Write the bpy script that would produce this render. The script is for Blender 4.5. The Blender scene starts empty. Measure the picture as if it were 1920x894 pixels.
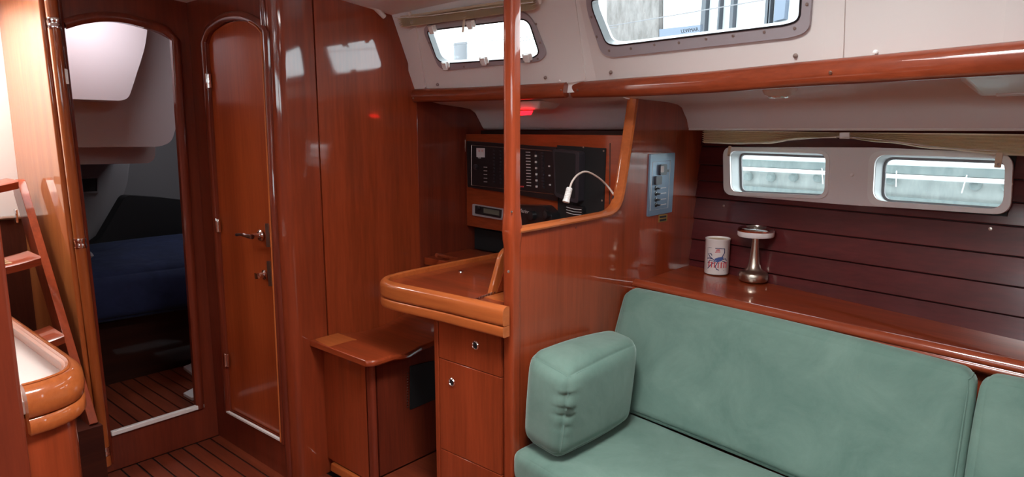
import bpy, bmesh, math, random
from mathutils import Vector, Matrix
from mathutils.geometry import tessellate_polygon
random.seed(3)
SC = bpy.context.scene
COL = SC.collection
# ------------------------------------------------------------------ camera
FPX, CX, CY, EYE = 1261.0, 960.0, 447.0, 1.5
PITCH, YAW = math.atan(206 / 1261), math.radians(48.6)
cam_d = bpy.data.cameras.new('camera'); cam = bpy.data.objects.new('camera', cam_d); COL.objects.link(cam)
cam_d.sensor_width = 36; cam_d.lens = FPX / 1920 * 36; cam_d.clip_start = .02
cam.location = (0, 0, EYE); cam.rotation_euler = (math.pi / 2 - PITCH, 0, -YAW)
SC.camera = cam
# ------------------------------------------------------------------ exposure, world, lamps
SC.view_settings.view_transform = 'Standard'; SC.view_settings.look = 'None'
SC.view_settings.gamma = 1; SC.view_settings.exposure = -0.08
SC.cycles.max_bounces = 10; SC.cycles.diffuse_bounces = 6; SC.cycles.glossy_bounces = 4; SC.cycles.transparent_max_bounces = 12
SC.cycles.caustics_reflective = False; SC.cycles.caustics_refractive = False
SC.cycles.sample_clamp_indirect = 6
w = bpy.data.worlds.new('world'); SC.world = w; w.use_nodes = True
w.node_tree.nodes['Background'].inputs[0].default_value = (.86, .93, 1, 1)
w.node_tree.nodes['Background'].inputs[1].default_value = 9.0

def area(name, loc, size, power, rot=(0, 0, 0), col=(1, .97, .93), spread=math.pi):
    d = bpy.data.lights.new(name, 'AREA'); d.shape = 'RECTANGLE'; d.size, d.size_y = size; d.energy = power; d.color = col; d.spread = spread
    o = bpy.data.objects.new(name, d); COL.objects.link(o); o.location = loc; o.rotation_euler = rot
    return o
area('saloon_hatch_daylight', (.95, .75, 2.30), (.50, .44), 46)
area('forward_hatch_daylight', (.1, -.9, 2.30), (.44, .44), 13)
area('companionway_daylight', (.42, 3.55, 2.30), (.60, .60), 26, col=(1, .93, .82))
area('galley_hatch_daylight', (-.9, 1.3, 2.30), (.44, .44), 12)
area('aft_cabin_fill', (1.12, 3.30, 2.02), (.3, .12), 1.7, rot=(math.radians(62), 0, 0), col=(.95, .88, 1))  # lamp added to light the mouldings, no hatch opening above it
area('aft_berth_fill', (1.95, 4.2, 1.95), (.4, .4), 4.5, col=(.9, .92, 1))  # added fill lamp over the berth, this ceiling has no hatch

# ------------------------------------------------------------------ helpers: rays and planes (real distances in the cabin)
FW = Vector((math.cos(PITCH) * math.sin(YAW), math.cos(PITCH) * math.cos(YAW), -math.sin(PITCH)))
RT = Vector((math.cos(YAW), -math.sin(YAW), 0))
UP = Vector((math.sin(PITCH) * math.sin(YAW), math.sin(PITCH) * math.cos(YAW), math.cos(PITCH)))
E0 = Vector((0, 0, EYE)); Z = Vector((0, 0, 1))
def ray(u, v): return FW + (u - CX) / FPX * RT - (v - CY) / FPX * UP
class Plane:
    """plane with origin O and normal N (towards the room); a = horizontal, b = up in the plane"""
    def __init__(s, O, N, A=None):
        s.O = Vector(O); s.N = Vector(N).normalized()
        s.A = Vector(A).normalized() if A else Z.cross(s.N).normalized()
        s.B = s.N.cross(s.A)
    def hit(s, u, v):
        d = ray(u, v); return E0 + d * ((s.O - E0).dot(s.N) / d.dot(s.N))
    def uv(s, u, v):
        p = s.hit(u, v) - s.O; return (p.dot(s.A), p.dot(s.B))
    def uvs(s, pts): return [s.uv(*p) for p in pts]
    def pt(s, a, b, d=0): return s.O + s.A * a + s.B * b + s.N * d
    def off(s, d): return Plane(s.O + s.N * d, s.N, s.A)
    def loc(s, p):
        p = Vector(p) - s.O; return (p.dot(s.A), p.dot(s.B))

def rounded(pts, r, seg=6):
    """round the corners of a closed 2D loop; r = number or list"""
    out = []; n = len(pts)
    for i in range(n):
        p0, p1, p2 = Vector(pts[i - 1]), Vector(pts[i]), Vector(pts[(i + 1) % n])
        ri = r[i] if isinstance(r, (list, tuple)) else r
        a, b = (p0 - p1), (p2 - p1)
        if ri <= 0: out.append(tuple(p1)); continue
        ri = min(ri, a.length * .48, b.length * .48)
        a = p1 + a.normalized() * ri; b = p1 + b.normalized() * ri
        for k in range(seg + 1):
            t = k / seg; out.append(tuple(a * (1 - t) ** 2 + p1 * 2 * t * (1 - t) + b * t * t))
    return out
def spline(pts, n=6, closed=False):
    P = [Vector(p) for p in pts]; m = len(P); out = []
    rng = m if closed else m - 1
    for i in range(rng):
        p1, p2 = P[i], P[(i + 1) % m]
        p0 = P[i - 1] if (closed or i > 0) else p1 * 2 - p2
        p3 = P[(i + 2) % m] if (closed or i + 2 < m) else p2 * 2 - p1
        for k in range(n):
            t = k / n
            out.append(.5 * ((2 * p1) + (p2 - p0) * t + (2 * p0 - 5 * p1 + 4 * p2 - p3) * t * t + (3 * p1 - p0 - 3 * p2 + p3) * t ** 3))
    if not closed: out.append(P[-1])
    return out

class MB:
    def __init__(s): s.v = []; s.f = []
    def add(s, vs, fs):
        o = len(s.v); s.v += [Vector(v) for v in vs]; s.f += [tuple(i + o for i in f) for f in fs]; return s
    def box(s, a, b, M=None):
        (x0, y0, z0), (x1, y1, z1) = a, b
        vs = [Vector(p) for p in ((x0, y0, z0), (x1, y0, z0), (x1, y1, z0), (x0, y1, z0), (x0, y0, z1), (x1, y0, z1), (x1, y1, z1), (x0, y1, z1))]
        if M: vs = [M @ v for v in vs]
        return s.add(vs, [(0, 3, 2, 1), (4, 5, 6, 7), (0, 1, 5, 4), (1, 2, 6, 5), (2, 3, 7, 6), (3, 0, 4, 7)])
    def hexa(s, c): return s.add(c, [(0, 3, 2, 1), (4, 5, 6, 7), (0, 1, 5, 4), (1, 2, 6, 5), (2, 3, 7, 6), (3, 0, 4, 7)])
    def plate(s, pl, outer, holes=(), d0=-.02, d1=0):
        loops = [outer] + list(holes)
        tri = tessellate_polygon([[Vector((p[0], p[1], 0)) for p in L] for L in loops])
        flat = [p for L in loops for p in L]; n = len(flat)
        vs = [pl.pt(a, b, d1) for a, b in flat] + [pl.pt(a, b, d0) for a, b in flat]
        fs = [tuple(t) for t in tri] + [tuple(i + n for i in reversed(t)) for t in tri]
        o = 0
        for L in loops:
            m = len(L)
            for i in range(m): j = (i + 1) % m; fs.append((o + i, o + j, n + o + j, n + o + i))
            o += m
        return s.add(vs, fs)
    def loft(s, rings, caps=True, closed=True):
        n = len(rings[0]); vs = [v for r in rings for v in r]; fs = []
        for k in range(len(rings) - 1):
            for i in range(n if closed else n - 1):
                j = (i + 1) % n; fs.append((k * n + i, k * n + j, (k + 1) * n + j, (k + 1) * n + i))
        if caps and closed: fs += [tuple(range(n))[::-1], tuple((len(rings) - 1) * n + i for i in range(n))]
        return s.add(vs, fs)
    def sweep(s, path, sec, side, closed=False, scale=None):
        """sec: list of (s,t): s along 'side' reference, t along tangent x side"""
        P = [Vector(p) for p in path]; rings = []; m = len(P); side = Vector(side)
        for i, p in enumerate(P):
            if closed: T = P[(i + 1) % m] - P[i - 1]
            else: T = P[min(i + 1, m - 1)] - P[max(i - 1, 0)]
            T.normalize(); A = (side - T * side.dot(T)).normalized(); B = T.cross(A)
            k = scale[i] if scale else 1
            rings.append([p + A * a * k + B * b * k for a, b in sec])
        if closed: rings.append(rings[0])
        return s.loft(rings, caps=not closed)
    def tube(s, path, r, seg=10, closed=False, scale=None):
        sec = [(r * math.cos(2 * math.pi * k / seg), r * math.sin(2 * math.pi * k / seg)) for k in range(seg)]
        T = Vector(path[1]) - Vector(path[0])
        side = Z if abs(T.normalized().z) < .9 else Vector((1, 0, 0))
        P = [Vector(p) for p in path]; rings = []; m = len(P); A = None
        for i, p in enumerate(P):
            T = (P[(i + 1) % m] - P[i - 1]) if closed else (P[min(i + 1, m - 1)] - P[max(i - 1, 0)])
            T.normalize(); A = ((A or side) - T * (A or side).dot(T)).normalized(); B = T.cross(A); k = scale[i] if scale else 1
            rings.append([p + A * a * k + B * b * k for a, b in sec])
        if closed: rings.append(rings[0])
        return s.loft(rings, caps=not closed)
    def lathe(s, prof, O, axis=(0, 0, 1), seg=28):
        ax = Vector(axis).normalized(); A = ax.orthogonal().normalized(); B = ax.cross(A); O = Vector(O)
        return s.loft([[O + ax * h + (A * math.cos(2 * math.pi * k / seg) + B * math.sin(2 * math.pi * k / seg)) * max(r, 1e-4) for k in range(seg)] for r, h in prof])
    def build(s, name, mat, parent=None, bevel=0, seg=2, smooth=40, sub=0, label=None, cat=None, group=None, kind=None, place=True):
        me = bpy.data.meshes.new(name)
        base = Vector((0, 0, 0))
        if parent is None and kind != 'structure' and place:
            xs = [v.x for v in s.v]; ys = [v.y for v in s.v]; zs = [v.z for v in s.v]
            base = Vector(((min(xs) + max(xs)) / 2, (min(ys) + max(ys)) / 2, min(zs)))
        me.from_pydata([v - base for v in s.v], [], s.f)
        bm = bmesh.new(); bm.from_mesh(me); bmesh.ops.remove_doubles(bm, verts=bm.verts, dist=1e-5)
        bmesh.ops.recalc_face_normals(bm, faces=bm.faces); bm.to_mesh(me); bm.free()
        me.materials.append(mat)
        o = bpy.data.objects.new(name, me); COL.objects.link(o); o.location = base
        if smooth:
            for p in me.polygons: p.use_smooth = True
            me.set_sharp_from_angle(angle=math.radians(smooth))
        if parent:
            o.parent = parent; o.matrix_parent_inverse = Matrix.Translation(-WLOC(parent))
        if bevel:
            m = o.modifiers.new('bevel', 'BEVEL'); m.width = bevel; m.segments = seg; m.limit_method = 'ANGLE'; m.angle_limit = math.radians(38)
        if sub:
            m = o.modifiers.new('sub', 'SUBSURF'); m.levels = sub; m.render_levels = sub
        return tag(o, label, cat, group, kind)
def WLOC(o):
    # all objects are built unrotated: a child's own location is zero and its mesh is in world coordinates of its thing
    L = Vector(o.location)
    while o.parent:
        L = L + o.matrix_parent_inverse.translation; o = o.parent; L = L + Vector(o.location)
    return L
def tag(o, label=None, cat=None, group=None, kind=None):
    for k, v in (('label', label), ('category', cat), ('group', group), ('kind', kind)):
        if v: o[k] = v
    return o
def thing(name, loc, label, cat, group=None):
    o = bpy.data.objects.new(name, None); COL.objects.link(o); o.location = loc; o.empty_display_size = .05
    return tag(o, label, cat, group)
def struct(name, mb, mat, **k): return mb.build(name, mat, kind='structure', **k)
def circ(r, n=12, sx=1, sy=1): return [(r * sx * math.cos(2 * math.pi * k / n), r * sy * math.sin(2 * math.pi * k / n)) for k in range(n)]
def smooth_sec(L):
    return [(p.x, p.y) for p in spline([(a, b, 0) for a, b in L], 3)]
def halfround(wd, h, n=8):
    """flat on t=0, bulging to +t"""
    return [(wd / 2 * math.cos(math.pi * k / n), h * math.sin(math.pi * k / n)) for k in range(n + 1)]

# ------------------------------------------------------------------ materials
def pmat(name, col, rough=.5, metal=0, coat=0, coat_rough=.05, emit=None, estr=0, spec=.5):
    m = bpy.data.materials.new(name); m.use_nodes = True; b = m.node_tree.nodes['Principled BSDF']
    b.inputs['Base Color'].default_value = (*col, 1); b.inputs['Roughness'].default_value = rough; b.inputs['Metallic'].default_value = metal
    b.inputs['Coat Weight'].default_value = coat; b.inputs['Coat Roughness'].default_value = coat_rough
    b.inputs['Specular IOR Level'].default_value = spec
    if emit: b.inputs['Emission Color'].default_value = (*emit, 1); b.inputs['Emission Strength'].default_value = estr
    return m
def nd(m, t, **k):
    n = m.node_tree.nodes.new(t)
    for a, v in k.items(): setattr(n, a, v)
    return n
def wood(name, dark, light, axis='z', coat=.9, cr=.06, rough=.42, fine=1.0):
    m = pmat(name, light, rough, coat=coat, coat_rough=cr); m.node_tree.nodes['Principled BSDF'].inputs['Specular IOR Level'].default_value = .15; m.node_tree.nodes['Principled BSDF'].inputs['Coat IOR'].default_value = 1.6; T = m.node_tree; L = T.links; b = T.nodes['Principled BSDF']
    tc = nd(m, 'ShaderNodeTexCoord'); mp = nd(m, 'ShaderNodeMapping'); oi = nd(m, 'ShaderNodeObjectInfo')
    s = {'x': (.55, 9, 9), 'y': (9, .55, 9), 'z': (9, 9, .55)}[axis]; mp.inputs['Scale'].default_value = tuple(q * fine for q in s)
    cb = nd(m, 'ShaderNodeCombineXYZ'); mu = nd(m, 'ShaderNodeMath', operation='MULTIPLY'); mu.inputs[1].default_value = 7
    L.new(oi.outputs['Random'], mu.inputs[0])
    for k in range(3): L.new(mu.outputs[0], cb.inputs[k])
    L.new(tc.outputs['Object'], mp.inputs['Vector']); L.new(cb.outputs[0], mp.inputs['Location'])
    n1 = nd(m, 'ShaderNodeTexNoise'); n1.inputs['Scale'].default_value = 1.2; n1.inputs['Detail'].default_value = 3; n1.inputs['Distortion'].default_value = .6
    n2 = nd(m, 'ShaderNodeTexNoise'); n2.inputs['Scale'].default_value = 9; n2.inputs['Detail'].default_value = 5; n2.inputs['Roughness'].default_value = .65
    L.new(mp.outputs[0], n1.inputs['Vector']); L.new(mp.outputs[0], n2.inputs['Vector'])
    mx = nd(m, 'ShaderNodeMath', operation='MULTIPLY_ADD'); mx.inputs[1].default_value = .55; L.new(n1.outputs[0], mx.inputs[0])
    m2 = nd(m, 'ShaderNodeMath', operation='MULTIPLY'); m2.inputs[1].default_value = .45; L.new(n2.outputs[0], m2.inputs[0]); L.new(m2.outputs[0], mx.inputs[2])
    r = nd(m, 'ShaderNodeValToRGB'); r.color_ramp.elements[0].position = .36; r.color_ramp.elements[1].position = .64
    r.color_ramp.elements[0].color = (*dark, 1); r.color_ramp.elements[1].color = (*light, 1)
    L.new(mx.outputs[0], r.inputs[0]); L.new(r.outputs[0], b.inputs['Base Color'])
    return m
CH_D, CH_L = (.21, .034, .010), (.335, .054, .016)       # veneered cherry panels
W_Z = wood('cherry_veneer_upright', CH_D, CH_L, 'z')
W_Y = wood('cherry_veneer_fore_aft', CH_D, CH_L, 'y')
W_X = wood('cherry_veneer_athwart', CH_D, CH_L, 'x')
W_DOOR = wood('door_veneer', (.30, .048, .012), (.42, .075, .018), 'z', coat=.45, cr=.12)
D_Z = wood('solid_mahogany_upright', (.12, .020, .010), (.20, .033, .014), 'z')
D_Y = wood('solid_mahogany_fore_aft', (.17, .03, .011), (.27, .05, .018), 'y')
HULLW = wood('hull_plank_varnish', (.055, .007, .008), (.095, .012, .013), 'y', coat=.7, cr=.16, rough=.5)
O_Y = wood('varnished_edge_fore_aft', (.36, .085, .02), (.50, .13, .034), 'y', coat=.7)
O_X = wood('varnished_edge_athwart', (.36, .085, .02), (.50, .13, .034), 'x', coat=.7)
O_Z = wood('varnished_edge_upright', (.36, .085, .02), (.50, .13, .034), 'z', coat=.7)
TEAK = wood('sole_plank_varnish', (.13, .024, .011), (.21, .042, .017), 'y', coat=.3, cr=.25)
CAULK = pmat('black_caulk', (.01, .008, .008), .6)
def gel(name, col, rough=.4):
    m = pmat(name, col, rough, coat=.15, coat_rough=.2); b = m.node_tree.nodes['Principled BSDF']
    n = nd(m, 'ShaderNodeTexNoise'); n.inputs['Scale'].default_value = 2.2; n.inputs['Detail'].default_value = 3
    tc = nd(m, 'ShaderNodeTexCoord'); m.node_tree.links.new(tc.outputs['Object'], n.inputs['Vector'])
    bp = nd(m, 'ShaderNodeBump'); bp.inputs['Strength'].default_value = .12; bp.inputs['Distance'].default_value = .02
    m.node_tree.links.new(n.outputs[0], bp.inputs['Height']); m.node_tree.links.new(bp.outputs[0], b.inputs['Normal'])
    return m
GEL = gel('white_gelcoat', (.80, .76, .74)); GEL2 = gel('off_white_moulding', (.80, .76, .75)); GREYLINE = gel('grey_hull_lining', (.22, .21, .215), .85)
WHITEP = pmat('white_plastic', (.86, .86, .84), .3, coat=.2)
CHROME = pmat('polished_chrome', (.86, .84, .82), .12, 1); STEEL = pmat('brushed_steel', (.62, .58, .53), .28, 1)
NICKEL = pmat('brushed_nickel', (.55, .48, .40), .3, 1)
BLACK = pmat('black_plastic', (.012, .012, .014), .35, coat=.2); BLACKM = pmat('matt_black', (.006, .006, .007), .7)
DARKG = pmat('dark_grey_plastic', (.03, .027, .034), .35); ALU = pmat('grey_anodised_frame', (.42, .39, .42), .42, .15)
PALEPRINT = pmat('pale_print', (.6, .58, .58), .6); REDPRINT = pmat('red_print', (.6, .05, .06), .5); BLUEP = pmat('blue_print', (.05, .10, .30), .5)
NAVYP = pmat('navy_print', (.03, .04, .13), .5); CREAM = pmat('cream_print', (.75, .58, .38), .5); BRASS = pmat('brass', (.75, .5, .15), .3, 1)
PANELB = pmat('panel_window_reflection', (.16, .24, .33), .3, .3, coat=.5)  # window reflection on the panel put into its blue base colour
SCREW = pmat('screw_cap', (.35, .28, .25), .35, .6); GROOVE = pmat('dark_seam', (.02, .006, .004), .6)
CORD = pmat('white_cord', (.75, .7, .64), .7)
def glass(name, tint=(.93, .97, .96)):
    m = bpy.data.materials.new(name); m.use_nodes = True; T = m.node_tree; T.nodes.remove(T.nodes['Principled BSDF'])
    t = nd(m, 'ShaderNodeBsdfTransparent'); t.inputs[0].default_value = (*tint, 1); g = nd(m, 'ShaderNodeBsdfGlossy'); g.inputs[1].default_value = .03
    x = nd(m, 'ShaderNodeMixShader'); f = nd(m, 'ShaderNodeLayerWeight')
    p_ = nd(m, 'ShaderNodeMath', operation='POWER'); p_.inputs[1].default_value = 5; q_ = nd(m, 'ShaderNodeMath', operation='MULTIPLY_ADD'); q_.inputs[1].default_value = .8; q_.inputs[2].default_value = .03
    T.links.new(f.outputs['Facing'], p_.inputs[0]); T.links.new(p_.outputs[0], q_.inputs[0]); T.links.new(q_.outputs[0], x.inputs[0]); T.links.new(t.outputs[0], x.inputs[1]); T.links.new(g.outputs[0], x.inputs[2]); T.links.new(x.outputs[0], T.nodes['Material Output'].inputs[0])
    return m
GLASS = glass('window_glass')
def fabric(name, a, b_, sc=5, sheen=.5, bump=.35):
    m = pmat(name, a, .9, spec=.25); b = m.node_tree.nodes['Principled BSDF']; L = m.node_tree.links
    b.inputs['Sheen Weight'].default_value = sheen; b.inputs['Sheen Roughness'].default_value = .4; b.inputs['Sheen Tint'].default_value = (.75, .95, .88, 1)
    tc = nd(m, 'ShaderNodeTexCoord'); n = nd(m, 'ShaderNodeTexNoise'); n.inputs['Scale'].default_value = sc; n.inputs['Detail'].default_value = 8; n.inputs['Roughness'].default_value = .68
    n.inputs['Distortion'].default_value = .5
    r = nd(m, 'ShaderNodeValToRGB'); r.color_ramp.elements[0].position = .3; r.color_ramp.elements[1].position = .7
    r.color_ramp.elements[0].color = (*a, 1); r.color_ramp.elements[1].color = (*b_, 1)
    f = nd(m, 'ShaderNodeTexNoise'); f.inputs['Scale'].default_value = 380; f.inputs['Detail'].default_value = 2
    w_ = nd(m, 'ShaderNodeTexNoise'); w_.inputs['Scale'].default_value = 7; w_.inputs['Detail'].default_value = 2; w_.inputs['Distortion'].default_value = .8
    ad = nd(m, 'ShaderNodeMath', operation='MULTIPLY_ADD'); ad.inputs[1].default_value = .04
    bp = nd(m, 'ShaderNodeBump'); bp.inputs['Strength'].default_value = bump; bp.inputs['Distance'].default_value = .012
    for q in (n, f, w_): L.new(tc.outputs['Object'], q.inputs['Vector'])
    L.new(n.outputs[0], r.inputs[0]); L.new(r.outputs[0], b.inputs['Base Color'])
    L.new(f.outputs[0], ad.inputs[0]); L.new(w_.outputs[0], ad.inputs[2]); L.new(ad.outputs[0], bp.inputs['Height']); L.new(bp.outputs[0], b.inputs['Normal'])
    return m
TEAL = fabric('teal_velvet', (.092, .165, .138), (.148, .236, .20))
NAVY = fabric('navy_blanket_cloth', (.010, .015, .042), (.017, .025, .07), sc=9, sheen=.1, bump=.8)
BLIND = pmat('beige_pleated_cloth', (.90, .79, .60), .8)
_t = nd(BLIND, 'ShaderNodeBsdfTranslucent'); _t.inputs[0].default_value = (.95, .82, .58, 1); _x = nd(BLIND, 'ShaderNodeMixShader'); _x.inputs[0].default_value = .18
_b = BLIND.node_tree.nodes['Principled BSDF']; _l = BLIND.node_tree.links
_l.new(_b.outputs[0], _x.inputs[1]); _l.new(_t.outputs[0], _x.inputs[2]); _l.new(_x.outputs[0], BLIND.node_tree.nodes['Material Output'].inputs[0])
REVEAL = pmat('painted_reveal', (.42, .43, .43), .5)
CREAMW = pmat('cream_worktop', (.82, .76, .72), .16, coat=.4)

# ------------------------------------------------------------------ reference planes of the cabin
K = .157
P_AFT = Plane((.87, 3.168, 0), (0, -1, 0)); P_HEAD = Plane((1.391, 0, 0), (-1, 0, 0))
Y3, Y4 = 2.44, 1.42
P_NAV = Plane((1.391, Y3, 0), (0, -1, 0), (1, 0, 0)); P_PART = Plane((0, Y4, 0), (0, -1, 0))
P_HULL = Plane((2.95, 1.42, 1.5), (-1, K, .13)); P_INST = Plane((2.42, 2.5, 1.0), (-1, .1, 0))
def side_plane(p, q):   # coachroof side through two plan points at z = 1.68, leaning inboard with height
    p, q = Vector((*p, 1.68)), Vector((*q, 1.68)); t = (q - p).normalized()
    up = Vector((-.43, 0, 1)); n = t.cross(up).normalized()
    if n.x > 0: n = -n
    return Plane(p, n, -t if (Z.cross(n)).dot(t) < 0 else t)
A1, A2, B2 = (2.10, Y3), (2.19, 1.50), (1.62, -1.35)
P_SA = side_plane(A1, A2); P_SB = side_plane(A2, B2)
def xr(y):               # coachroof side plan at rail height
    if y > 1.5: return A1[0] + (A2[0] - A1[0]) * (Y3 - y) / (Y3 - 1.5)
    return A2[0] - .2 * (1.5 - y)

# ================================================================== THE SETTING
# sole
floor = struct('floor', MB().box((-1.9, -2.2, -.10), (3.4, 5.3, -.006)), CAULK)
x = .21
while x < 1.50:
    x1 = min(x + .0605, 1.53); MB().box((x, .4, -.006), (x1, 3.16, 0)).build('plank', TEAK, floor, bevel=.0012, seg=1); x += .067
MB().box((-1.9, -2.2, -.006), (.204, 3.16, 0)).build('sole_board', TEAK, floor)
MB().box((.206, -2.2, -.006), (1.53, .396, 0)).build('sole_board', TEAK, floor)
# raised sole of the navigation corner with its nosing
nav_floor = struct('floor', MB().box((1.56, 1.44, -.005), (2.95, Y3, .075)), TEAK)
MB().box((1.575, 1.445, .075), (2.9, 2.1, .088)).build('sole_board', TEAK, nav_floor, bevel=.002)
MB().sweep([(1.536, 2.40, .045), (1.536, 1.46, .045)], [(-.018, .012), (-.018, -.012), (.018, -.012), (.018, .008)], Z).build('nosing', O_Y, nav_floor, bevel=.005)
# aft cabin sole
fa = struct('floor', MB().box((.9, 3.2, .04), (2.4, 5.2, .094)), CAULK)
for k in range(16):
    MB().box((.91 + .067 * k, 3.22, .094), (.9705 + .067 * k, 4.6, .1)).build('plank', TEAK, fa, bevel=.0012, seg=1)

# ceiling with hatch openings
xs = [-1.95, -1.15, -.65, -.15, .11, .35, .67, .73, .83, 1.17, 1.23, 1.50, 1.75, 2.02]
ys = [-2.2, -1.15, -.65, .5, 1.0, 1.05, 1.55, 2.13, 2.47, 3.23, 3.87, 5.2]
def zc(x, y=2.44): return .06 * min(1.6, max(0, 2.44 - y)) + zc0(x)
def zc0(x): return 2.115 - .035 * (x / 1.1) ** 2 if abs(x) < 1.3 else 2.066 - .11 * (abs(x) - 1.3)
def is_hatch(a, b):
    for hx0, hx1, hy0, hy1 in ((.67, 1.23, .5, 1.0), (-.15, .35, -1.15, -.65), (.11, .73, 3.23, 3.87), (-1.15, -.65, 1.05, 1.55)):
        if hx0 < a < hx1 and hy0 < b < hy1: return True
    return False
c = MB()
for i in range(len(xs) - 1):
    for j in range(len(ys) - 1):
        if is_hatch((xs[i] + xs[i + 1]) / 2, (ys[j] + ys[j + 1]) / 2): continue
        q = [(xs[i], ys[j]), (xs[i + 1], ys[j]), (xs[i + 1], ys[j + 1]), (xs[i], ys[j + 1])]
        c.hexa([Vector((a, b, zc(a, b))) for a, b in q] + [Vector((a, b, zc(a, b) + .04)) for a, b in q])
ceiling = struct('ceiling', c, GEL)
struct('ceiling', MB().box((1.9, 2.47, 1.97), (2.7, 5.3, 2.0)), GEL)

# bulkhead with the doorway to the aft cabin
open1 = [(207, 812), (118, 54), (150, 45), (190, 40), (228, 42), (268, 51), (300, 61), (323, 73), (340, 330), (369, 762)]
h1 = P_AFT.uvs(open1); a1 = P_AFT.loc((1.391, 3.168, 0))[0]; a0 = P_AFT.loc((.872, 3.168, 0))[0]
top1 = spline([(p[0], p[1]) + (0,) for p in h1[1:8]], 5); hole1 = [h1[0]] + [(p.x, p.y) for p in top1] + [h1[9]]
lo, hi = min(a0, a1), max(a0, a1)
wall_aft = struct('wall_aft', MB().plate(P_AFT, [(lo, 0), (hi + 1.1, 0), (hi + 1.1, 2.26), (lo, 2.26)], [hole1], -.03, 0), D_Z)
arch = [P_AFT.pt(p.x, p.y, .004) for p in top1]
struct('trim_1', MB().sweep([P_AFT.pt(*h1[9], .004) + Vector((.013, 0, -.01)), P_AFT.pt(*h1[8], .004) + Vector((.013, 0, 0))] + [arch[-1] + Vector((.013, 0, -.006))] + [a + Vector((.004, 0, .018)) for a in reversed(arch[:-3])],
    circ(.016, 10, 1, 1.3), (0, -1, 0)), D_Z)
sill = MB().sweep([P_AFT.pt(*h1[0], .004), P_AFT.pt(*h1[9], .004) + Vector((.03, 0, 0))], [(-.010, -.010), (.012, -.010), (.012, .012), (-.010, .012)], (0, -1, 0))
struct('trim_2', sill, WHITEP, bevel=.004)
# leaning varnished stile at the inboard corner with chrome bands
s0, s1 = P_AFT.off(.02).hit(94, -20), P_AFT.off(.02).hit(200, 872)
stile = struct('trim_3', MB().tube([s0, s0.lerp(s1, .5), s1], .019, 14), O_Z)
e0, e1 = s0 + Vector((-.030, .02, 0)), s1 + Vector((-.024, .02, 0))
MB().tube([e0, e1], .011, 10).build('bead', O_Z, stile)
e0, e1 = s0 + Vector((.026, .012, 0)), s1 + Vector((.022, .012, 0))
MB().tube([e0, e1], .012, 8).build('jamb', D_Z, stile)
for (u, v) in ((95, 43), (145, 456), (200, 843)):
    p = P_AFT.off(.02).hit(u, v); t = (p.z - s0.z) / (s1.z - s0.z); p = s0.lerp(s1, t); ax = (s0 - s1).normalized()
    MB().lathe([(.0, -.02), (.0225, -.02), (.024, -.012), (.0215, -.004), (.0215, .004), (.024, .012), (.0225, .02), (0, .02)], p, ax, 20).build('chrome_band', CHROME, stile)
q = P_AFT.off(.03); MB().plate(q, rounded(q.uvs([(120, 128), (126, 130), (129, 158), (123, 157)]), .003, 3), (), -.01, .004).build('striker_plate', CHROME, stile)

# fore-and-aft side of the companionway recess, the recess back wall
comp = struct('wall_companionway', MB().box((.87, 3.185, 0), (.90, 3.98, 2.26)), wood('companionway_lit_wood', (.40, .115, .03), (.56, .18, .05), 'z', coat=1, cr=.03))  # strong daylight on this side put into its lighter, more orange wood
struct('wall_companionway', MB().box((-.6, 3.98, 1.07), (.87, 4.0, 2.2)), GEL)
struct('wall_companionway', MB().box((-.6, 3.96, 0), (.87, 4.0, 1.07)), wood('engine_box_wood', (.03, .007, .005), (.06, .014, .008), 'z', coat=.4))
struct('trim_4', MB().sweep([(-.5, 3.955, 1.075), (.868, 3.955, 1.075)], circ(.010, 8), Z), STEEL)
struct('wall_companionway', MB().box((-.62, 2.3, 0), (-.58, 4.0, 2.26)), D_Z)

# side wall of the aft head with its door
P = P_HEAD
leaf_px = [(431, 768), (388, 82), (395, 62), (408, 50), (424, 41), (441, 38), (458, 39), (474, 45), (487, 53), (496, 64), (531, 822)]
lf = P.uvs(leaf_px); topc = spline([(p[0], p[1], 0) for p in lf[1:10]], 4); hole2 = [lf[0]] + [(p.x, p.y) for p in topc] + [lf[10]]
A_ = P.loc((1.391, 3.20, 0))[0]; B_ = P.loc((1.391, Y3 + .05, 0))[0]
lo, hi = min(A_, B_), max(A_, B_)
wall_head = struct('wall_head', MB().plate(P, [(lo, 0), (hi, 0), (hi, 2.26), (lo, 2.26)], [hole2], -.03, 0), D_Z)
ctr = Vector((sum(p[0] for p in hole2) / len(hole2), sum(p[1] for p in hole2) / len(hole2)))
def grow(L, d):
    n = len(L); out = []
    area_ = sum(L[i][0] * L[(i + 1) % n][1] - L[(i + 1) % n][0] * L[i][1] for i in range(n)); sg = 1 if area_ > 0 else -1
    for i in range(n):
        a, b, c2 = Vector(L[i - 1]), Vector(L[i]), Vector(L[(i + 1) % n])
        t1, t2 = (b - a).normalized(), (c2 - b).normalized(); n1 = Vector((t1.y, -t1.x)) * sg; n2 = Vector((t2.y, -t2.x)) * sg
        m_ = (n1 + n2); m_ = m_.normalized() / max(.35, math.sqrt((1 + n1.dot(n2)) / 2)); out.append(tuple(b + m_ * d))
    return out
door = struct('door_1', MB().plate(P, grow(hole2, -.003), (), -.026, -.008), W_DOOR, bevel=.002)
arch2 = [P.pt(a, b, .004) for a, b in grow(hole2, .017)[1:-1]]
path = [P.pt(*grow(hole2, .015)[0], .004)] + arch2 + [P.pt(*grow(hole2, .015)[-1], .004)]
frm = struct('trim_5', MB().sweep(path, circ(.016, 10, .8, 1.15), (-1, 0, 0)), D_Z)
path = [P.pt(a, b, .016) for a, b in [grow(hole2, .008)[-1]] + list(reversed(grow(hole2, .006)[-10:-1]))]
MB().tube(path, .004, 8).build('bead', O_Z, frm)
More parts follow.
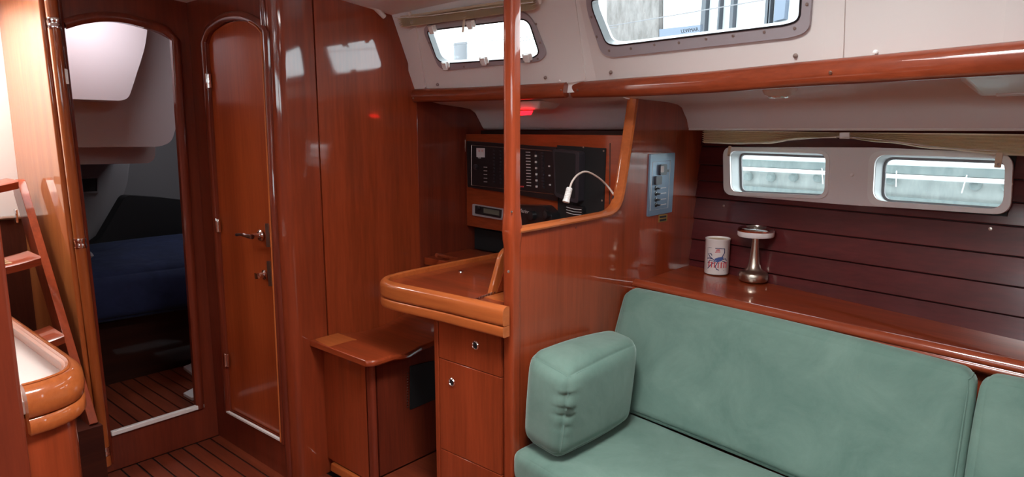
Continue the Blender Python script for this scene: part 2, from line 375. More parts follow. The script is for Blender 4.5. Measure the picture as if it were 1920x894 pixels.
MB().sweep([P.hit(430, 770) + Vector((-.008, 0, 0)), P.hit(534, 825) + Vector((-.008, 0, 0))], [(-.004, -.004), (.008, -.004), (.008, .004), (-.004, .004)], (-1, 0, 0)).build('seal_strip', WHITEP, door)
for (u, v) in ((393, 152), (411, 422), (427, 674)):
    p = P.hit(u, v) + Vector((-.006, 0, 0)); h = MB().box((p.x - .004, p.y - .016, p.z - .030), (p.x + .006, p.y + .018, p.z + .030)); h.tube([p + Vector((-.006, .002, -.032)), p + Vector((-.006, .002, .032))], .005, 8)
    h.build('hinge', CHROME, door, bevel=.001)
P2 = P.off(.0)
def escutcheon(u, v, r=.024):
    p = P2.hit(u, v); return MB().lathe([(0, 0), (r, 0), (r, .004), (r * .8, .009), (r * .45, .012), (r * .42, .045), (r * .2, .048), (0, .048)], p, (-1, 0, 0), 20), p
m_, p = escutcheon(489, 441); hd = m_.build('handle_rose', CHROME, door)
q0 = p + Vector((-.045, 0, 0)); MB().tube(spline([q0 + Vector((0, -.012, 0)), q0 + Vector((0, .02, .0)), q0 + Vector((-.004, .06, .002)), q0 + Vector((-.002, .115, -.004))], 5), .009, 10, scale=[1.15] * 6 + [1] * 4 + [.85] * 6).build('handle_lever', CHROME, door)
p = P2.hit(496, 515); MB().lathe([(0, 0), (.021, 0), (.021, .004), (.012, .009), (.010, .022), (.013, .028), (0, .03)], p, (-1, 0, 0), 18).box((p.x - .038, p.y - .003, p.z - .012), (p.x - .026, p.y + .012, p.z + .012)).build('door_lock', CHROME, door)
for (u0, v0, u1, v1) in ((505, 418, 509, 462), (508, 488, 513, 535)):
    q0 = P.uvs([(u0, v0), (u0 + 6, v0), (u1 + 5, v1), (u1 - 1, v1)]); MB().plate(P.off(.016), rounded(q0, .004, 3), (), 0, .004).build('keeper_plate', STEEL, frm)

# corner post and bulkhead behind the navigation seat
R = .05
arc = [(1.391 + R - R * math.cos(t), Y3 + R - R * math.sin(t)) for t in [math.pi / 2 * k / 8 for k in range(9)]]
prof = arc + [(1.565, Y3), (1.572, Y3 + .006), (1.572, Y3 + .03), (1.42, Y3 + .08), (1.395, Y3 + .08)]
struct('trim_6', MB().loft([[Vector((a, b, z)) for a, b in prof] for z in (0, 2.26)]), wood('corner_post_wood', (.17, .028, .010), (.27, .043, .014), 'z', coat=1))
struct('trim_7', MB().sweep([(1.392, Y3 + .062, 0), (1.392, Y3 + .062, 2.26)], circ(.016, 10, 1, 1), (1, 0, 0)), D_Z)
NAVX = 2.10 - 1.391
struct('wall_nav', MB().plate(P_NAV, [(NAVX, 0), (1.86, 0), (1.86, 1.66), (NAVX, 1.66)], (), -.03, -.003), D_Z, bevel=.002)  # outboard part darker: shade under the side deck put into the wood colour
struct('wall_nav', MB().plate(P_NAV, [(1.574 - 1.391, 0), (NAVX - .001, 0), (NAVX - .001, 1.76), (1.86 - 1.391, 2.26), (1.574 - 1.391, 2.26)], (), -.03, -.002), W_Z)
MBt = MB().sweep([P_NAV.hit(635, 0) + Vector((0, -.01, .03)), P_NAV.hit(700, 19) + Vector((0, -.01, .01)), P_NAV.hit(718, 32) + Vector((0, -.01, 0))], circ(.011, 8), (0, -1, 0))
struct('trim_8', MBt, WHITEP)

# coachroof sides with their windows
def wpx(pl, pts, r): return rounded(pl.uvs(pts), r, 8)
W1o = wpx(P_SA, [(792, 48), (992, 14), (1027, 100), (1015, 113), (838, 131), (824, 124)], [.05, .08, .05, .03, .05, .03])
W1i = wpx(P_SA, [(803, 56), (993, 33), (1014, 98), (1003, 107), (836, 118), (822, 110)], [.02, .04, .02, .03, .03, .02])
W2o = wpx(P_SB, [(1100, -28), (1480, -72), (1530, -62), (1520, 56), (1490, 68), (1150, 106), (1130, 98), (1104, 20)], [.06, .05, .1, .08, .05, .05, .04, .03])
W2i = wpx(P_SB, [(1112, -2), (1478, -44), (1508, -40), (1503, 36), (1478, 45), (1157, 84), (1140, 80), (1115, 18)], [.05, .05, .1, .06, .05, .04, .03, .03])
def holeof(o, i): return [tuple((Vector(a) + Vector(b)) / 2) for a, b in zip(o, i)]
def wallrect(pl, p, q, zb=1.63, zt=2.24):
    up = Vector((-.43, 0, 1)); f = lambda w_, z: pl.loc(Vector((*w_, 1.68)) + up * (z - 1.68)); return [f(p, zb), f(q, zb), f(q, zt), f(p, zt)]
struct('wall_coachroof', MB().plate(P_SA, wallrect(P_SA, A1, (A2[0], A2[1] - .0)), [holeof(W1o, W1i)], -.035, 0), GEL)
struct('wall_coachroof', MB().plate(P_SB, wallrect(P_SB, A2, B2), [holeof(W2o, W2i)], -.035, 0), GEL)
def portlight(pl, o, i, name, nscrew):
    f = struct(name, MB().plate(pl, o, [i], -.033, .010), ALU, bevel=.004)
    MB().plate(pl, grow(i, .0025), [grow(i, -.0035)], -.020, .012).build('gasket', BLACK, f, bevel=.001)
    MB().plate(pl, grow(i, .004), (), -.022, -.018).build('pane', GLASS, f)
    return f
f1 = portlight(P_SA, W1o, W1i, 'window_1', 8); f2 = portlight(P_SB, W2o, W2i, 'window_2', 8)
def screw(pl, u, v, parent, r=.006, m=SCREW, d=.010, name='screw'):
    p = pl.off(d).hit(u, v); MB().lathe([(0, 0), (r, 0), (r * .9, .002), (0, .003)], p, pl.N, 10).build(name, m, parent)
for (u, v) in ((805, 80), (1005, 45), (1013, 80), (1008, 110), (870, 125), (950, 30)): screw(P_SA, u, v, f1, .005)
for (u, v) in ((1109, 32), (1119, 69), (1142, 95), (1183, 91), (1227, 84), (1273, 80), (1324, 73), (1375, 67), (1433, 60), (1490, 53), (1513, 8)): screw(P_SB, u, v, f2, .005)
# clips on the opening portlight
for (u, v) in ((812, 53), (884, 44), (837, 121), (909, 112), (990, 106)):
    p = P_SA.off(.012).hit(u, v); M = Matrix.Translation(p) @ Matrix((P_SA.A, P_SA.B, P_SA.N)).transposed().to_4x4()
    MB().box((-.022, -.014, 0), (.022, .014, .010), M).box((-.012, -.02, .006), (.012, .012, .018), M).build('window_clip', WHITEP, f1, bevel=.003)
# lettering on the big portlight
def text(txt, pl, u, v, size, mat, parent, d=.001, name='lettering', tilt=0):
    cu = bpy.data.curves.new(name, 'FONT'); cu.body = txt; cu.size = size; cu.extrude = .0003; cu.align_x = 'CENTER'; cu.align_y = 'CENTER'
    o = bpy.data.objects.new('tmp', cu); COL.objects.link(o); bpy.context.view_layer.update()
    me = bpy.data.meshes.new_from_object(o.evaluated_get(bpy.context.evaluated_depsgraph_get())); bpy.data.objects.remove(o)
    p = pl.off(d).hit(u, v); A = pl.A if pl.A.dot(RT) > 0 else -pl.A; B = pl.N.cross(A)
    M = Matrix.Translation(p) @ Matrix((A, B, pl.N)).transposed().to_4x4() @ Matrix.Rotation(tilt, 4, 'Z')
    me.transform(M); me.materials.clear(); me.materials.append(mat)
    q = bpy.data.objects.new(name, me); COL.objects.link(q)
    if parent: q.parent = parent; q.matrix_parent_inverse = Matrix.Translation(-WLOC(parent))
    return q
text('LEWMAR', P_SB.off(-.017), 1293, 57, .017, DARKG, f2)

# thick wooden handrails under the coachroof windows
def rail(pxs, label):
    pts = []
    for (u, v), pl in pxs: pts.append(pl.off(.018).hit(u, v))
    sec = [(.0, -.034), (.014, -.033), (.024, -.022), (.027, 0), (.024, .022), (.014, .033), (.0, .034), (-.012, .03), (-.012, -.03)]
    m = MB().sweep(spline(pts, 5), sec, Vector((-1, 0, 0)))
    return m
sa = [((760, 180), P_SA), ((900, 176), P_SA), ((1063, 169), P_SA)]
r1 = thing('handrail', (2.15, 2.0, 1.6), 'short varnished wooden handrail under the small coachroof window', 'handrail')
sec = smooth_sec([(-.014, -.024), (.004, -.030), (.018, -.026), (.027, -.012), (.028, .010), (.020, .026), (.004, .030), (-.014, .024)])
pth = spline([pl.off(.016).hit(*p) for p, pl in sa], 5); MB().sweep(pth, sec, (-1, 0, 0)).build('rail', D_Y, r1, smooth=60)
for (u, v) in ((775, 184), (1052, 169)): screw(P_SA, u, v, r1, .004, STEEL, .046)
r2 = thing('handrail', (2.0, .5, 1.6), 'long varnished wooden handrail under the large coachroof window', 'handrail')
pth = spline([P_SB.off(.016).hit(u, v) for u, v in ((1078, 169), (1280, 158), (1500, 140), (1700, 125), (1920, 108), (2300, 80))], 5)
sec2 = [(a, b * (1.12)) for a, b in sec]
MB().sweep(pth, sec2, (-1, 0, 0), scale=[.9 + .08 * min(1, k / 3) + .006 * k for k in range(len(pth))]).build('rail', D_Y, r2, smooth=60)
for (u, v) in ((1557, 136), (1083, 169)): screw(P_SB, u, v, r2, .005, STEEL, .048)
for (u, v), pl in (((821, 158), P_SA), ((1023, 145), P_SA), ((1146, 135), P_SB), ((1492, 104), P_SB), ((1642, 98), P_SB), ((1051, 151), P_SA), ((1088, 144), P_SB), ((770, 165), P_SA)):
    p = pl.hit(u, v); pale = (u, v) in ((1642, 98), (1051, 151), (1088, 144), (770, 165))
    MB().lathe([(0, 0), (.007, 0), (.006, .006), (.003, .010), (0, .010)], p, pl.N, 10).build('stud', WHITEP if pale else SCREW, None if False else r2 if pl is P_SB else r1, label='white stud' if pale else None)

# raised ribs moulded in the coachroof side
def rib(pl, pts, d=.012): struct('trim_9', MB().plate(pl, rounded(pl.uvs(pts), .012, 4), (), -.01, d), GEL, bevel=.011, seg=4)
rib(P_SA, [(765, 60), (782, 50), (800, 165), (770, 168)], .010)
rib(P_SB, [(1555, -60), (1588, -60), (1582, 118), (1545, 121)], .005)
rib(P_SB, [(1895, -80), (1985, -90), (1960, 80), (1880, 90)], .006)
rib(P_SA, [(1042, -20), (1075, -30), (1100, 150), (1048, 158)], .006)

# side-deck mouldings (soffit and fascia)
def ring(y, pts): return [Vector((x, y, z)) for x, z in pts]
def prof_nav(y, dx=0):
    top = [(3.25, 1.72), (xr(y) + .03, 1.72)]
    low = [(xr(y) + .01, 1.640), (2.25 + dx, 1.615), (2.40 + dx, 1.603), (2.45 + dx, 1.596), (2.485 + dx, 1.578), (2.51 + dx, 1.545), (2.535 + dx, 1.51), (2.55 + dx, 1.496), (2.575 + dx, 1.494)]
    return low + [(3.25, 1.50)] + top
md = MB().loft([ring(Y3, prof_nav(Y3)), ring(2.0, prof_nav(2.0, .02)), ring(Y4 + .02, prof_nav(Y4 + .02, .06))])
struct('wall_side_deck', md, GEL2, smooth=50)
def prof_sal(y):
    t = (Y4 - y); c = 2.80 - .150 * t; zz = 1.588 + .05 * min(t, 1.3)
    r = xr(y); low = [(r + .005, 1.622 + .018 * min(t, 1.3)), (r + .12, 1.617 + .025 * t), (c - .20, zz + .022 + .0 * t), (c - .11, zz + .014), (c - .07, zz + .002), (c - .05, zz - .02), (c - .02, 1.54), (c - .004, 1.507), (c + .005, 1.497), (c + .02, 1.495)]
    return low + [(c + .30, 1.50), (c + .30, 1.78), (r + .04, 1.78)]
struct('wall_side_deck', MB().loft([ring(y, prof_sal(y)) for y in (Y4 - .001, 1.2, .9, .6, .3, 0, -.5, -1.35)]), GEL2, smooth=50)

struct('fascia_highlight', MB().tube([(2.80 - .150 * (Y4 - y) + .004, y, 1.497) for y in (Y4 - .002, 0, -1.35)], .0045, 8), WHITEP)  # white tube added as the highlight along the fascia's lower edge
# hull planking
zl = [1.62, 1.515, 1.42, 1.335, 1.262, 1.185, 1.088, .992, .897, .80]
WHpx = dict(o1=[(1361, 276), (1560, 283), (1557, 374), (1362, 366)], g1=[(1373, 283), (1554, 289), (1551, 368), (1375, 360)],
            o2=[(1634, 284), (1904, 288), (1898, 404), (1630, 386)], g2=[(1645, 290), (1890, 298), (1885, 394), (1640, 377)])
PH = P_HULL
h_g1 = wpx(PH, WHpx['g1'], .035); h_g2 = wpx(PH, WHpx['g2'], .045)
aL = PH.loc((2.95 + K * (Y3 - 1.42), Y3, 1.5))[0]; aR = PH.loc((2.95 - K * 3.0, -1.58, 1.5))[0]
def zb(z): return PH.loc((2.95 - .13 * (1.5 - z), 1.42, z))[1]
lo, hi = min(aL, aR), max(aL, aR)
hull = struct('wall_port', MB().plate(PH, [(lo, zb(.4)), (hi, zb(.4)), (hi, zb(1.68)), (lo, zb(1.68))], [grow(h_g1, .008), grow(h_g2, .008)], -.05, -.008), CAULK)
gb = [(min(p[0] for p in L) - .012, max(p[0] for p in L) + .012, min(p[1] for p in L) - .012, max(p[1] for p in L) + .012) for L in (h_g1, h_g2)]
gb.sort(); gz0, gz1 = min(g[2] for g in gb), max(g[3] for g in gb)
for k in range(len(zl) - 1):
    b1, b0 = zb(zl[k]) - .0015, zb(zl[k + 1]) + .0015
    m = MB()
    def piece(a0, a1, c0, c1, m=m):
        if a1 - a0 > .002 and c1 - c0 > .002:   # lapped plank: the upper edge tucks in, the lower edge stands proud
            f = lambda c: .001 + .011 * (b1 - c) / (b1 - b0)
            m.hexa([PH.pt(a0, c0, -.008), PH.pt(a1, c0, -.008), PH.pt(a1, c0, f(c0)), PH.pt(a0, c0, f(c0)), PH.pt(a0, c1, -.008), PH.pt(a1, c1, -.008), PH.pt(a1, c1, f(c1)), PH.pt(a0, c1, f(c1))])
    piece(lo, hi, max(b0, gz1), b1); piece(lo, hi, b0, min(b1, gz0))
    c0, c1 = max(b0, gz0), min(b1, gz1)
    piece(lo, gb[0][0], c0, c1); piece(gb[0][1], gb[1][0], c0, c1); piece(gb[1][1], hi, c0, c1)
    if m.v: m.build('plank', HULLW, hull, bevel=.0025, seg=2)
for (u, v) in ((1357, 386), (1857, 429), (1887, 505), (1331, 437)): screw(PH, u, v, hull, .006, STEEL, .003)
# pale plate joining both hull windows
Pp = PH.off(.010)
plate_px = [(1364, 276), (1640, 277), (1900, 288), (1896, 402), (1600, 385), (1366, 366)]
struct('trim_10', MB().plate(PH, rounded(PH.uvs(plate_px), [.04, 0, .05, .05, 0, .04], 8), [h_g1, h_g2], -.01, .012), GEL2, bevel=.003)
def hullwin(n, o, g):
    oo, gg = wpx(PH, WHpx[o], .05 if o == 'o2' else .045), wpx(PH, WHpx[g], .035 if g == 'g1' else .045)
    f = struct('window_%d' % n, MB().plate(PH, oo, [grow(gg, -.001)], .010, .024), WHITEP, bevel=.008, seg=3)
    MB().plate(PH, grow(gg, .006), [grow(gg, -.002)], -.065, .012).build('reveal', REVEAL, f, bevel=.002)
    i2 = [PH.off(-.055).loc(PH.pt(a, b, -.055)) for a, b in grow(gg, -.002)]
    MB().plate(PH, grow(gg, -.001), [grow(gg, -.011)], -.064, -.054).build('seal', GREYLINE, f, bevel=.001)
    MB().plate(PH, grow(gg, -.004), (), -.062, -.058).build('pane', GLASS, f)
    return f
f3 = hullwin(3, 'o1', 'g1'); f4 = hullwin(4, 'o2', 'g2')
for (u, v), f in (((1365, 324), f3), ((1597, 328), f4), ((1895, 345), f4)): screw(PH, u, v, f, .007, WHITEP, .020, 'cap')

# partition between saloon and navigation corner
pp = [(978, 700), (978, 434), (1132, 406), (1150, 400), (1162, 386), (1172, 350), (1194, 186)]
L = P_PART.uvs(pp); x_of = lambda x_: P_PART.loc((x_, Y4, 0))[0]
rl = rounded(L[1:3] + L[3:6] + [L[6]], 0)
outl = [(x_of(1.64), 0), (x_of(1.64), L[1][1])] + L[1:7] + [(x_of(2.345), 1.70), (x_of(3.0), 1.70), (x_of(2.97), .8), (x_of(2.80), 0)]
struct('wall_partition', MB().plate(P_PART, outl, (), -.024, 0), W_Z)
rp = spline([P_PART.pt(a, b, -.012) for a, b in (P_PART.uv(972, 432), P_PART.uv(1050, 418), P_PART.uv(1120, 405), P_PART.uv(1146, 398), P_PART.uv(1160, 382), P_PART.uv(1168, 350), P_PART.uv(1180, 270), P_PART.uv(1192, 185))], 5)
struct('trim_11', MB().sweep(rp, [(.022, .008), (.024, .002), (.020, -.008), (0, -.012), (-.020, -.008), (-.024, .002), (-.022, .008)], (0, -1, 0)), O_X)
# grab pole
gp = thing('grab_pole', (1.628, 1.435, 0), 'tall varnished wooden pole rising at the partition end to the ceiling', 'pole')
def stl(w_, d_, z): return [Vector((1.628 + a, 1.435 + b, z)) for a, b in rounded([(-w_, -d_), (w_, -d_), (w_, d_), (-w_, d_)], min(w_, d_) * .6, 4)]
MB().loft([stl(.024, .022, 0), stl(.024, .022, 1.12), stl(.028, .023, 1.14), stl(.030, .024, 1.17), stl(.029, .024, 1.20), stl(.025, .023, 1.225), stl(.0225, .0225, 1.25), stl(.022, .022, 1.28), stl(.022, .022, 2.12)]).build('pole_shaft', W_Z, gp, smooth=60)
screw(P_PART.off(.006), 953, 509, gp, .005, SCREW, .002); screw(P_PART.off(.006), 959, 397, gp, .004, STEEL, .002)

# ================================================================== NAVIGATION CORNER
TOPZ = .92
PT = Plane((0, 0, TOPZ), (0, 0, 1), (1, 0, 0))
desk = thing('chart_table', (1.9, 1.8, .088), 'varnished wooden chart table with raised rounded edge beside the grab pole', 'desk')
d_o = [(1.602, Y4 + .026), (1.602, 1.405), (1.564, 1.405), (1.557, 1.70), (1.540, 1.93), (1.548, 2.02), (1.60, 2.07), (1.69, 2.085), (2.05, 2.085), (2.335, 2.075), (2.300, Y4 + .026)]
d_o2 = rounded(d_o, [0, 0, 0, .05, .06, .05, .05, .05, 0, 0, 0], 5)
def inner(L, d): return grow(L, -d)
MB().plate(PT, inner(d_o2, .012), (), -.03, -.006).build('table_top', W_Y, desk)
edge = [Vector((a, b, TOPZ)) for a, b in d_o2[2:-1]]
sece = smooth_sec([(.010, -.018), (.014, -.010), (.013, -.001), (.009, .007), (.002, .013), (-.008, .0155), (-.022, .016), (-.036, .016), (-.044, .015), (-.0495, .010), (-.0505, .0), (-.051, -.018)])
MB().sweep(edge, [(a, -b) for a, b in sece], Z).build('edge_moulding', O_Y, desk, smooth=50)
edge2 = [Vector((a, b, TOPZ - .071)) for a, b in d_o2[2:-1]]
MB().sweep(edge2, smooth_sec([(.0185, .018), (.0185, -.009), (.015, -.014), (.006, -.015), (-.008, -.015), (-.015, -.013), (-.018, -.007), (-.018, .018)]), Z).build('apron', O_Y, desk, smooth=50)
PL_ = Plane((0, 1.60, 0), (0, -1, 0))
lid = PL_.uvs([(921, 549), (940, 478), (948, 466), (985, 458), (985, 560), (921, 552)])
MB().plate(PL_, rounded([lid[0], lid[1], lid[2], (lid[3][0], lid[3][1]), (lid[3][0], TOPZ - .006), (lid[0][0], TOPZ - .006)], [0, .02, .02, 0, 0, 0]), (), -.02, 0).build('lid', O_Z, desk, bevel=.004)
MB().plate(PL_, rounded([(lid[0][0] + .03, TOPZ), (lid[1][0] + .032, lid[1][1] - .02), (lid[3][0], lid[3][1] - .02), (lid[3][0], TOPZ)], .01), (), 0, .003).build('lid_panel', W_Z, desk)
MB().box((1.66, 1.44, TOPZ - .0065), (2.25, 1.592, TOPZ - .003)).build('open_compartment', O_X, desk)
hm = MB()
for k in range(7):
    p = PT.off(-.003).hit(895 + k * 5.2, 561 - k * 1.9); hm.lathe([(0, -.005), (.004, -.005), (.004, .005), (0, .005)], p + Vector((0, 0, .003)), (1, 0, 0), 8)
hm.build('piano_hinge', STEEL, desk)
p = PT.off(-.006).hit(865, 509); MB().lathe([(0, 0), (.013, 0), (.013, .003), (.008, .004), (0, .002)], p, Z, 16).build('finger_latch', CHROME, desk)

cab = thing('drawer_cabinet', (1.9, 1.6, .088), 'narrow wooden cabinet with drawer and locker door under the chart table', 'cabinet')
XC = 1.60; PC = Plane((XC, 0, 0), (-1, 0, 0))
MB().box((XC + .012, Y4 + .040, .088), (2.28, 1.79, .83)).build('body', D_Z, cab)
def cpx(z0, z1, y0=Y4 + .0395, y1=1.768): return [PC.loc((XC, y0, z0)), PC.loc((XC, y1, z0)), PC.loc((XC, y1, z1)), PC.loc((XC, y0, z1))]
MB().box((XC - .002, 1.771, .088), (XC + .014, 1.792, .83)).build('stile', W_Z, cab, bevel=.003)
dr = MB().plate(PC, cpx(.671, .83), (), -.012, 0).build('drawer', W_Z, cab, bevel=.0015)
dd = MB().plate(PC, cpx(.316, .668), (), -.012, 0).build('door', W_Z, cab, bevel=.0015)
MB().plate(PC, cpx(.088, .313), (), -.012, 0).build('plinth_panel', W_Z, cab, bevel=.0015)
def finger(u, v, par):
    p = PC.hit(u, v)
    MB().lathe([(.0125, 0), (.0165, .003), (.013, .006), (.0105, .003), (.0105, .0), (.0125, 0)], p, (-1, 0, 0), 20).build('latch_ring', CHROME, par)
    MB().lathe([(0, .001), (.0105, .001), (.0105, .003), (0, .003)], p, (-1, 0, 0), 16).build('latch_button', BLACK, par)
finger(892, 647, dr); finger(848, 716, dd)

seat = thing('navigator_seat', (1.9, 2.27, .088), 'wooden box seat with saddle shaped top in front of the chart table', 'seat')
XS = 1.54
MB().box((XS + .003, 2.13, .075), (2.10, Y3 - .002, .560)).build('body', D_Z, seat)
PS = Plane((XS, 0, 0), (-1, 0, 0)); q = lambda y, z: PS.loc((XS, y, z))
MB().plate(PS, [q(2.135, .07), q(Y3 - .004, .07), q(Y3 - .004, .594), q(2.135, .594)], (), -.006, 0).build('front_panel', W_Z, seat)
st = [Vector((XS + .018 - .018 * math.cos(t), 2.118 - .018 * math.sin(t) , 0)) for t in [math.pi / 2 * k / 6 for k in range(7)]]
MB().loft([[Vector((a.x, a.y, z)) for a in st] + [Vector((XS + .03, 2.14, z)), Vector((XS, 2.14, z))] for z in (.07, .595)]).build('corner_bead', D_Z, seat)
PY = Plane((0, 2.105, 0), (0, -1, 0))
MB().plate(PY, rounded(PY.uvs([(768, 686), (830, 672), (830, 742), (768, 768)]), .004), (), 0, .003).build('vent_panel', BLACKM, seat)
pe = MB()
for k in range(13):
    p = PY.off(.004).hit(764, 700 + k * 5.2); pe.lathe([(0, 0), (.003, 0), (.003, .002), (0, .002)], p, (0, -1, 0), 6)
pe.build('perforation', STEEL, seat)
p = PS.hit(601, 838); MB().lathe([(0, 0), (.016, 0), (.014, .006), (.006, .008), (0, .008)], p, (-1, 0, 0), 14).build('button_catch', BLACK, seat)
def dip(x_): 
    t = (x_ - 1.53) / .62; return 0 if t < 0.12 else -.024 * math.sin(min(1, (t - .12) / .6) * math.pi) + (.05 * max(0, t - .62))
MB().plate(PY, [PY.loc((XS + .03, 2.1, .09)), PY.loc((2.10, 2.1, .09))] + [PY.loc((1.57 + .53 * k / 16, 2.1, .596 + dip(1.57 + .53 * k / 16))) for k in range(16, -1, -1)], (), -.02, 0).build('side_panel', D_Z, seat)
NX = 26; rt, rb = [], []
for i in range(NX + 1):
    x_ = 1.480 + i / NX * .62; k = i / NX
    yf = 2.03 if x_ > 1.51 else 2.03 + (1.51 - x_) * .9
    yf = yf if x_ < 1.66 else min(yf + (x_ - 1.66) * .5, 2.09) 
    yb = Y3 - .001 if x_ > 1.575 else Y3 + .0
    rt.append((x_, yf, yb, .622 + dip(x_)))
m = MB(); rings = []
for x_, yf, yb, z in rt: rings.append([Vector((x_, yf, z - .026)), Vector((x_, yf - .006, z - .018)), Vector((x_, yf - .006, z - .008)), Vector((x_, yf, z)), Vector((x_, yb, z)), Vector((x_, yb, z - .026))])
m.loft(rings); m.build('seat_top', W_Y, seat, smooth=35, bevel=.003)
# little projecting tongue of the seat round the corner post
MB().plate(Plane((0, 0, .622), (0, 0, 1), (1, 0, 0)), rounded([(1.480, 2.30), (1.62, 2.30), (1.62, Y3 - .001), (1.497, Y3 - .001)], [0, 0, 0, .02]), (), -.026, 0.0004).build('seat_nose', O_Y, seat, bevel=.004)

# instrument cabinet
PI_ = P_INST
inst = thing('instrument_cabinet', (2.4, 2.0, 1.0), 'wooden instrument cabinet on the hull side behind the chart table', 'cabinet')
def ipx(*p): return PI_.uvs(p)
aL = PI_.loc((2.42, Y3 - .002, 1))[0]; aR = PI_.loc((2.31, 1.447, 1))[0]
zT, zB = .474, .008
MB().plate(PI_, [(aL, zB), (aR, zB), (aR, zT), (aL, zT)], (), -.12, 0).build('body', W_Y, inst, bevel=.003)
for (a, b) in (((872, 262), (872, 300)), ((872, 385), (872, 402)), ((1144, 268), (1143, 410))):
    q0, q1 = PI_.hit(*a), PI_.hit(*b); MB().tube([q0, q1], .0025, 6).build('seam_strip' , GROOVE if a[0] > 1000 else STEEL, inst)
pnl = MB().plate(PI_, rounded(ipx((878, 264), (1046, 276), (1050, 377), (880, 350)), .006), (), -.002, .012).build('switch_panel', BLACK, inst, bevel=.002)
bp_ = PI_.off(.013); lpx = [bp_.hit(*p) for p in ((884, 272), (1035, 283), (1038, 364), (884, 347))]
MB().tube([lpx[0], lpx[1]], .0016, 6).tube([lpx[2], lpx[3]], .0016, 6).tube([lpx[3], lpx[0]], .0016, 6).build('silver_line', STEEL, pnl)
def bil(c, s, t):
    (x0, y0), (x1, y1), (x2, y2), (x3, y3) = c; return ((x0 * (1 - s) + x1 * s) * (1 - t) + (x3 * (1 - s) + x2 * s) * t, (y0 * (1 - s) + y1 * s) * (1 - t) + (y3 * (1 - s) + y2 * s) * t)
CQ = ((884, 272), (1035, 283), (1038, 364), (884, 347))
def on_panel(s, t, w_, h, mat, name, dep=.004, par=pnl, pl=bp_):
    a, b = pl.uv(*bil(CQ, s, t)); MB().plate(pl, [(a - w_, b - h), (a + w_, b - h), (a + w_, b + h), (a - w_, b + h)], (), -.001, dep).build(name, mat, par)
on_panel(.115, .17, .030, .022, PALEPRINT, 'voltmeter', .003)
text('10  15', PI_.off(.017), 901, 283, .014, REDPRINT, pnl); text('MAIN', PI_.off(.014), 899, 296, .009, PALEPRINT, pnl)
MB().lathe([(0, 0), (.014, 0), (.012, .012), (0, .012)], bp_.hit(893, 313), PI_.N, 12).build('rotary_switch', DARKG, pnl)
for s_, rows in ((.28, 10), (.36, 10), (.43, 10)):
    for k in range(rows): on_panel(s_, .10 + .085 * k, .004, .0045, DARKG if s_ != .43 or k not in (4, 5, 6) else PALEPRINT, 'switch', .007)
for k in range(5): on_panel(.17, .52 + .09 * k, .012, .0015, PALEPRINT, 'legend', .0008)
for k in range(12):
    t_ = .07 + .072 * k
    on_panel(.70, t_, .014, .0016, PALEPRINT, 'legend', .0008); on_panel(.80, t_, .0035, .0045, PALEPRINT if k % 2 else DARKG, 'switch', .006); on_panel(.88, t_, .0055, .0045, DARKG, 'switch', .007)
    if k in (4, 7, 10): on_panel(.96, t_, .004, .003, PALEPRINT, 'pilot_lamp', .003)
on_panel(.60, .9, .02, .003, REDPRINT, 'legend', .001)
# black recessed chart plotter board
bb = MB().plate(PI_, rounded(ipx((1046, 272), (1137, 278), (1132, 428), (1048, 428)), .004), (), -.002, .006).build('mounting_board', BLACKM, inst)
for (u, v) in ((1094, 276), (1132, 283), (1129, 376)): screw(PI_, u, v, inst, .004, STEEL, .008)
mon = thing('chart_plotter', (2.33, 1.75, 1.2), 'black flat screen display hung in front of the instrument cabinet', 'monitor')
PM = PI_.off(.045)
MB().plate(PM, rounded(PM.uvs([(1036, 279), (1086, 284), (1084, 382), (1040, 368)]), .018, 5), (), -.038, .0).build('casing', DARKG, mon, bevel=.006)
MB().plate(PM, rounded(PM.uvs([(1040, 284), (1079, 288), (1078, 373), (1043, 361)]), .010, 5), (), -.002, .0015).build('screen', BLACKM, mon)
rad = thing('radio', (2.4, 2.2, 1.06), 'small car radio with silver bezel low in the instrument cabinet', 'radio')
MB().plate(PI_, rounded(ipx((889, 382), (945, 391), (944, 412), (889, 403)), .005), (), .0005, .012).build('bezel', ALU, rad, bevel=.002)
pr = PI_.off(.0125); MB().plate(pr, rounded(pr.uvs([(892, 385), (941, 393), (940, 409), (892, 400)]), .005), (), -.001, .005).build('face', BLACK, rad, bevel=.001)
pr = PI_.off(.018); MB().plate(pr, pr.uvs([(907, 390), (936, 395), (936, 404), (907, 399)]), (), -.001, .001).build('display', pmat('lcd', (.13, .14, .11), .3), rad)
MB().lathe([(0, 0), (.008, 0), (.007, .01), (0, .01)], PI_.off(.017).hit(898, 390), PI_.N, 12).build('knob', DARKG, rad)
# black radio-telephone with handset
vh = thing('radiotelephone', (2.33, 1.9, 1.05), 'black marine radiotelephone with round knobs beside the grab pole', 'radio')
PV = PI_.off(.06)
MB().plate(PV, rounded(PV.uvs([(955, 384), (1018, 386), (1034, 402), (1036, 432), (955, 440)]), .012, 4), (), -.058, 0).build('case', BLACK, vh, bevel=.006)
text('Marine', PV, 983, 396, .024, PALEPRINT, vh, .001, tilt=-.06)
for (u, v, r) in ((1000, 404, .022), (1027, 402, .019)): MB().lathe([(0, 0), (r, 0), (r * .9, .022), (r * .3, .026), (0, .026)], PV.hit(u, v), PI_.N, 18).build('knob', BLACK, vh)
hs = thing('handset', (2.3, 1.65, 1.1), 'black handset and leads at the foot of the dark mounting board', 'handset')
PG = PI_.off(.03); hb = MB().plate(PG, rounded(PG.uvs([(1062, 384), (1092, 388), (1092, 410), (1062, 412)]), .01), (), -.022, 0).build('body', BLACK, hs, bevel=.004)
for k in range(3): MB().tube([PG.off(.003).hit(1062, 388 + 5 * k), PG.off(.006).hit(1076, 392 + 5 * k), PG.off(.003).hit(1090, 393 + 5 * k)], .0013, 6).build('lead', PALEPRINT, hs)
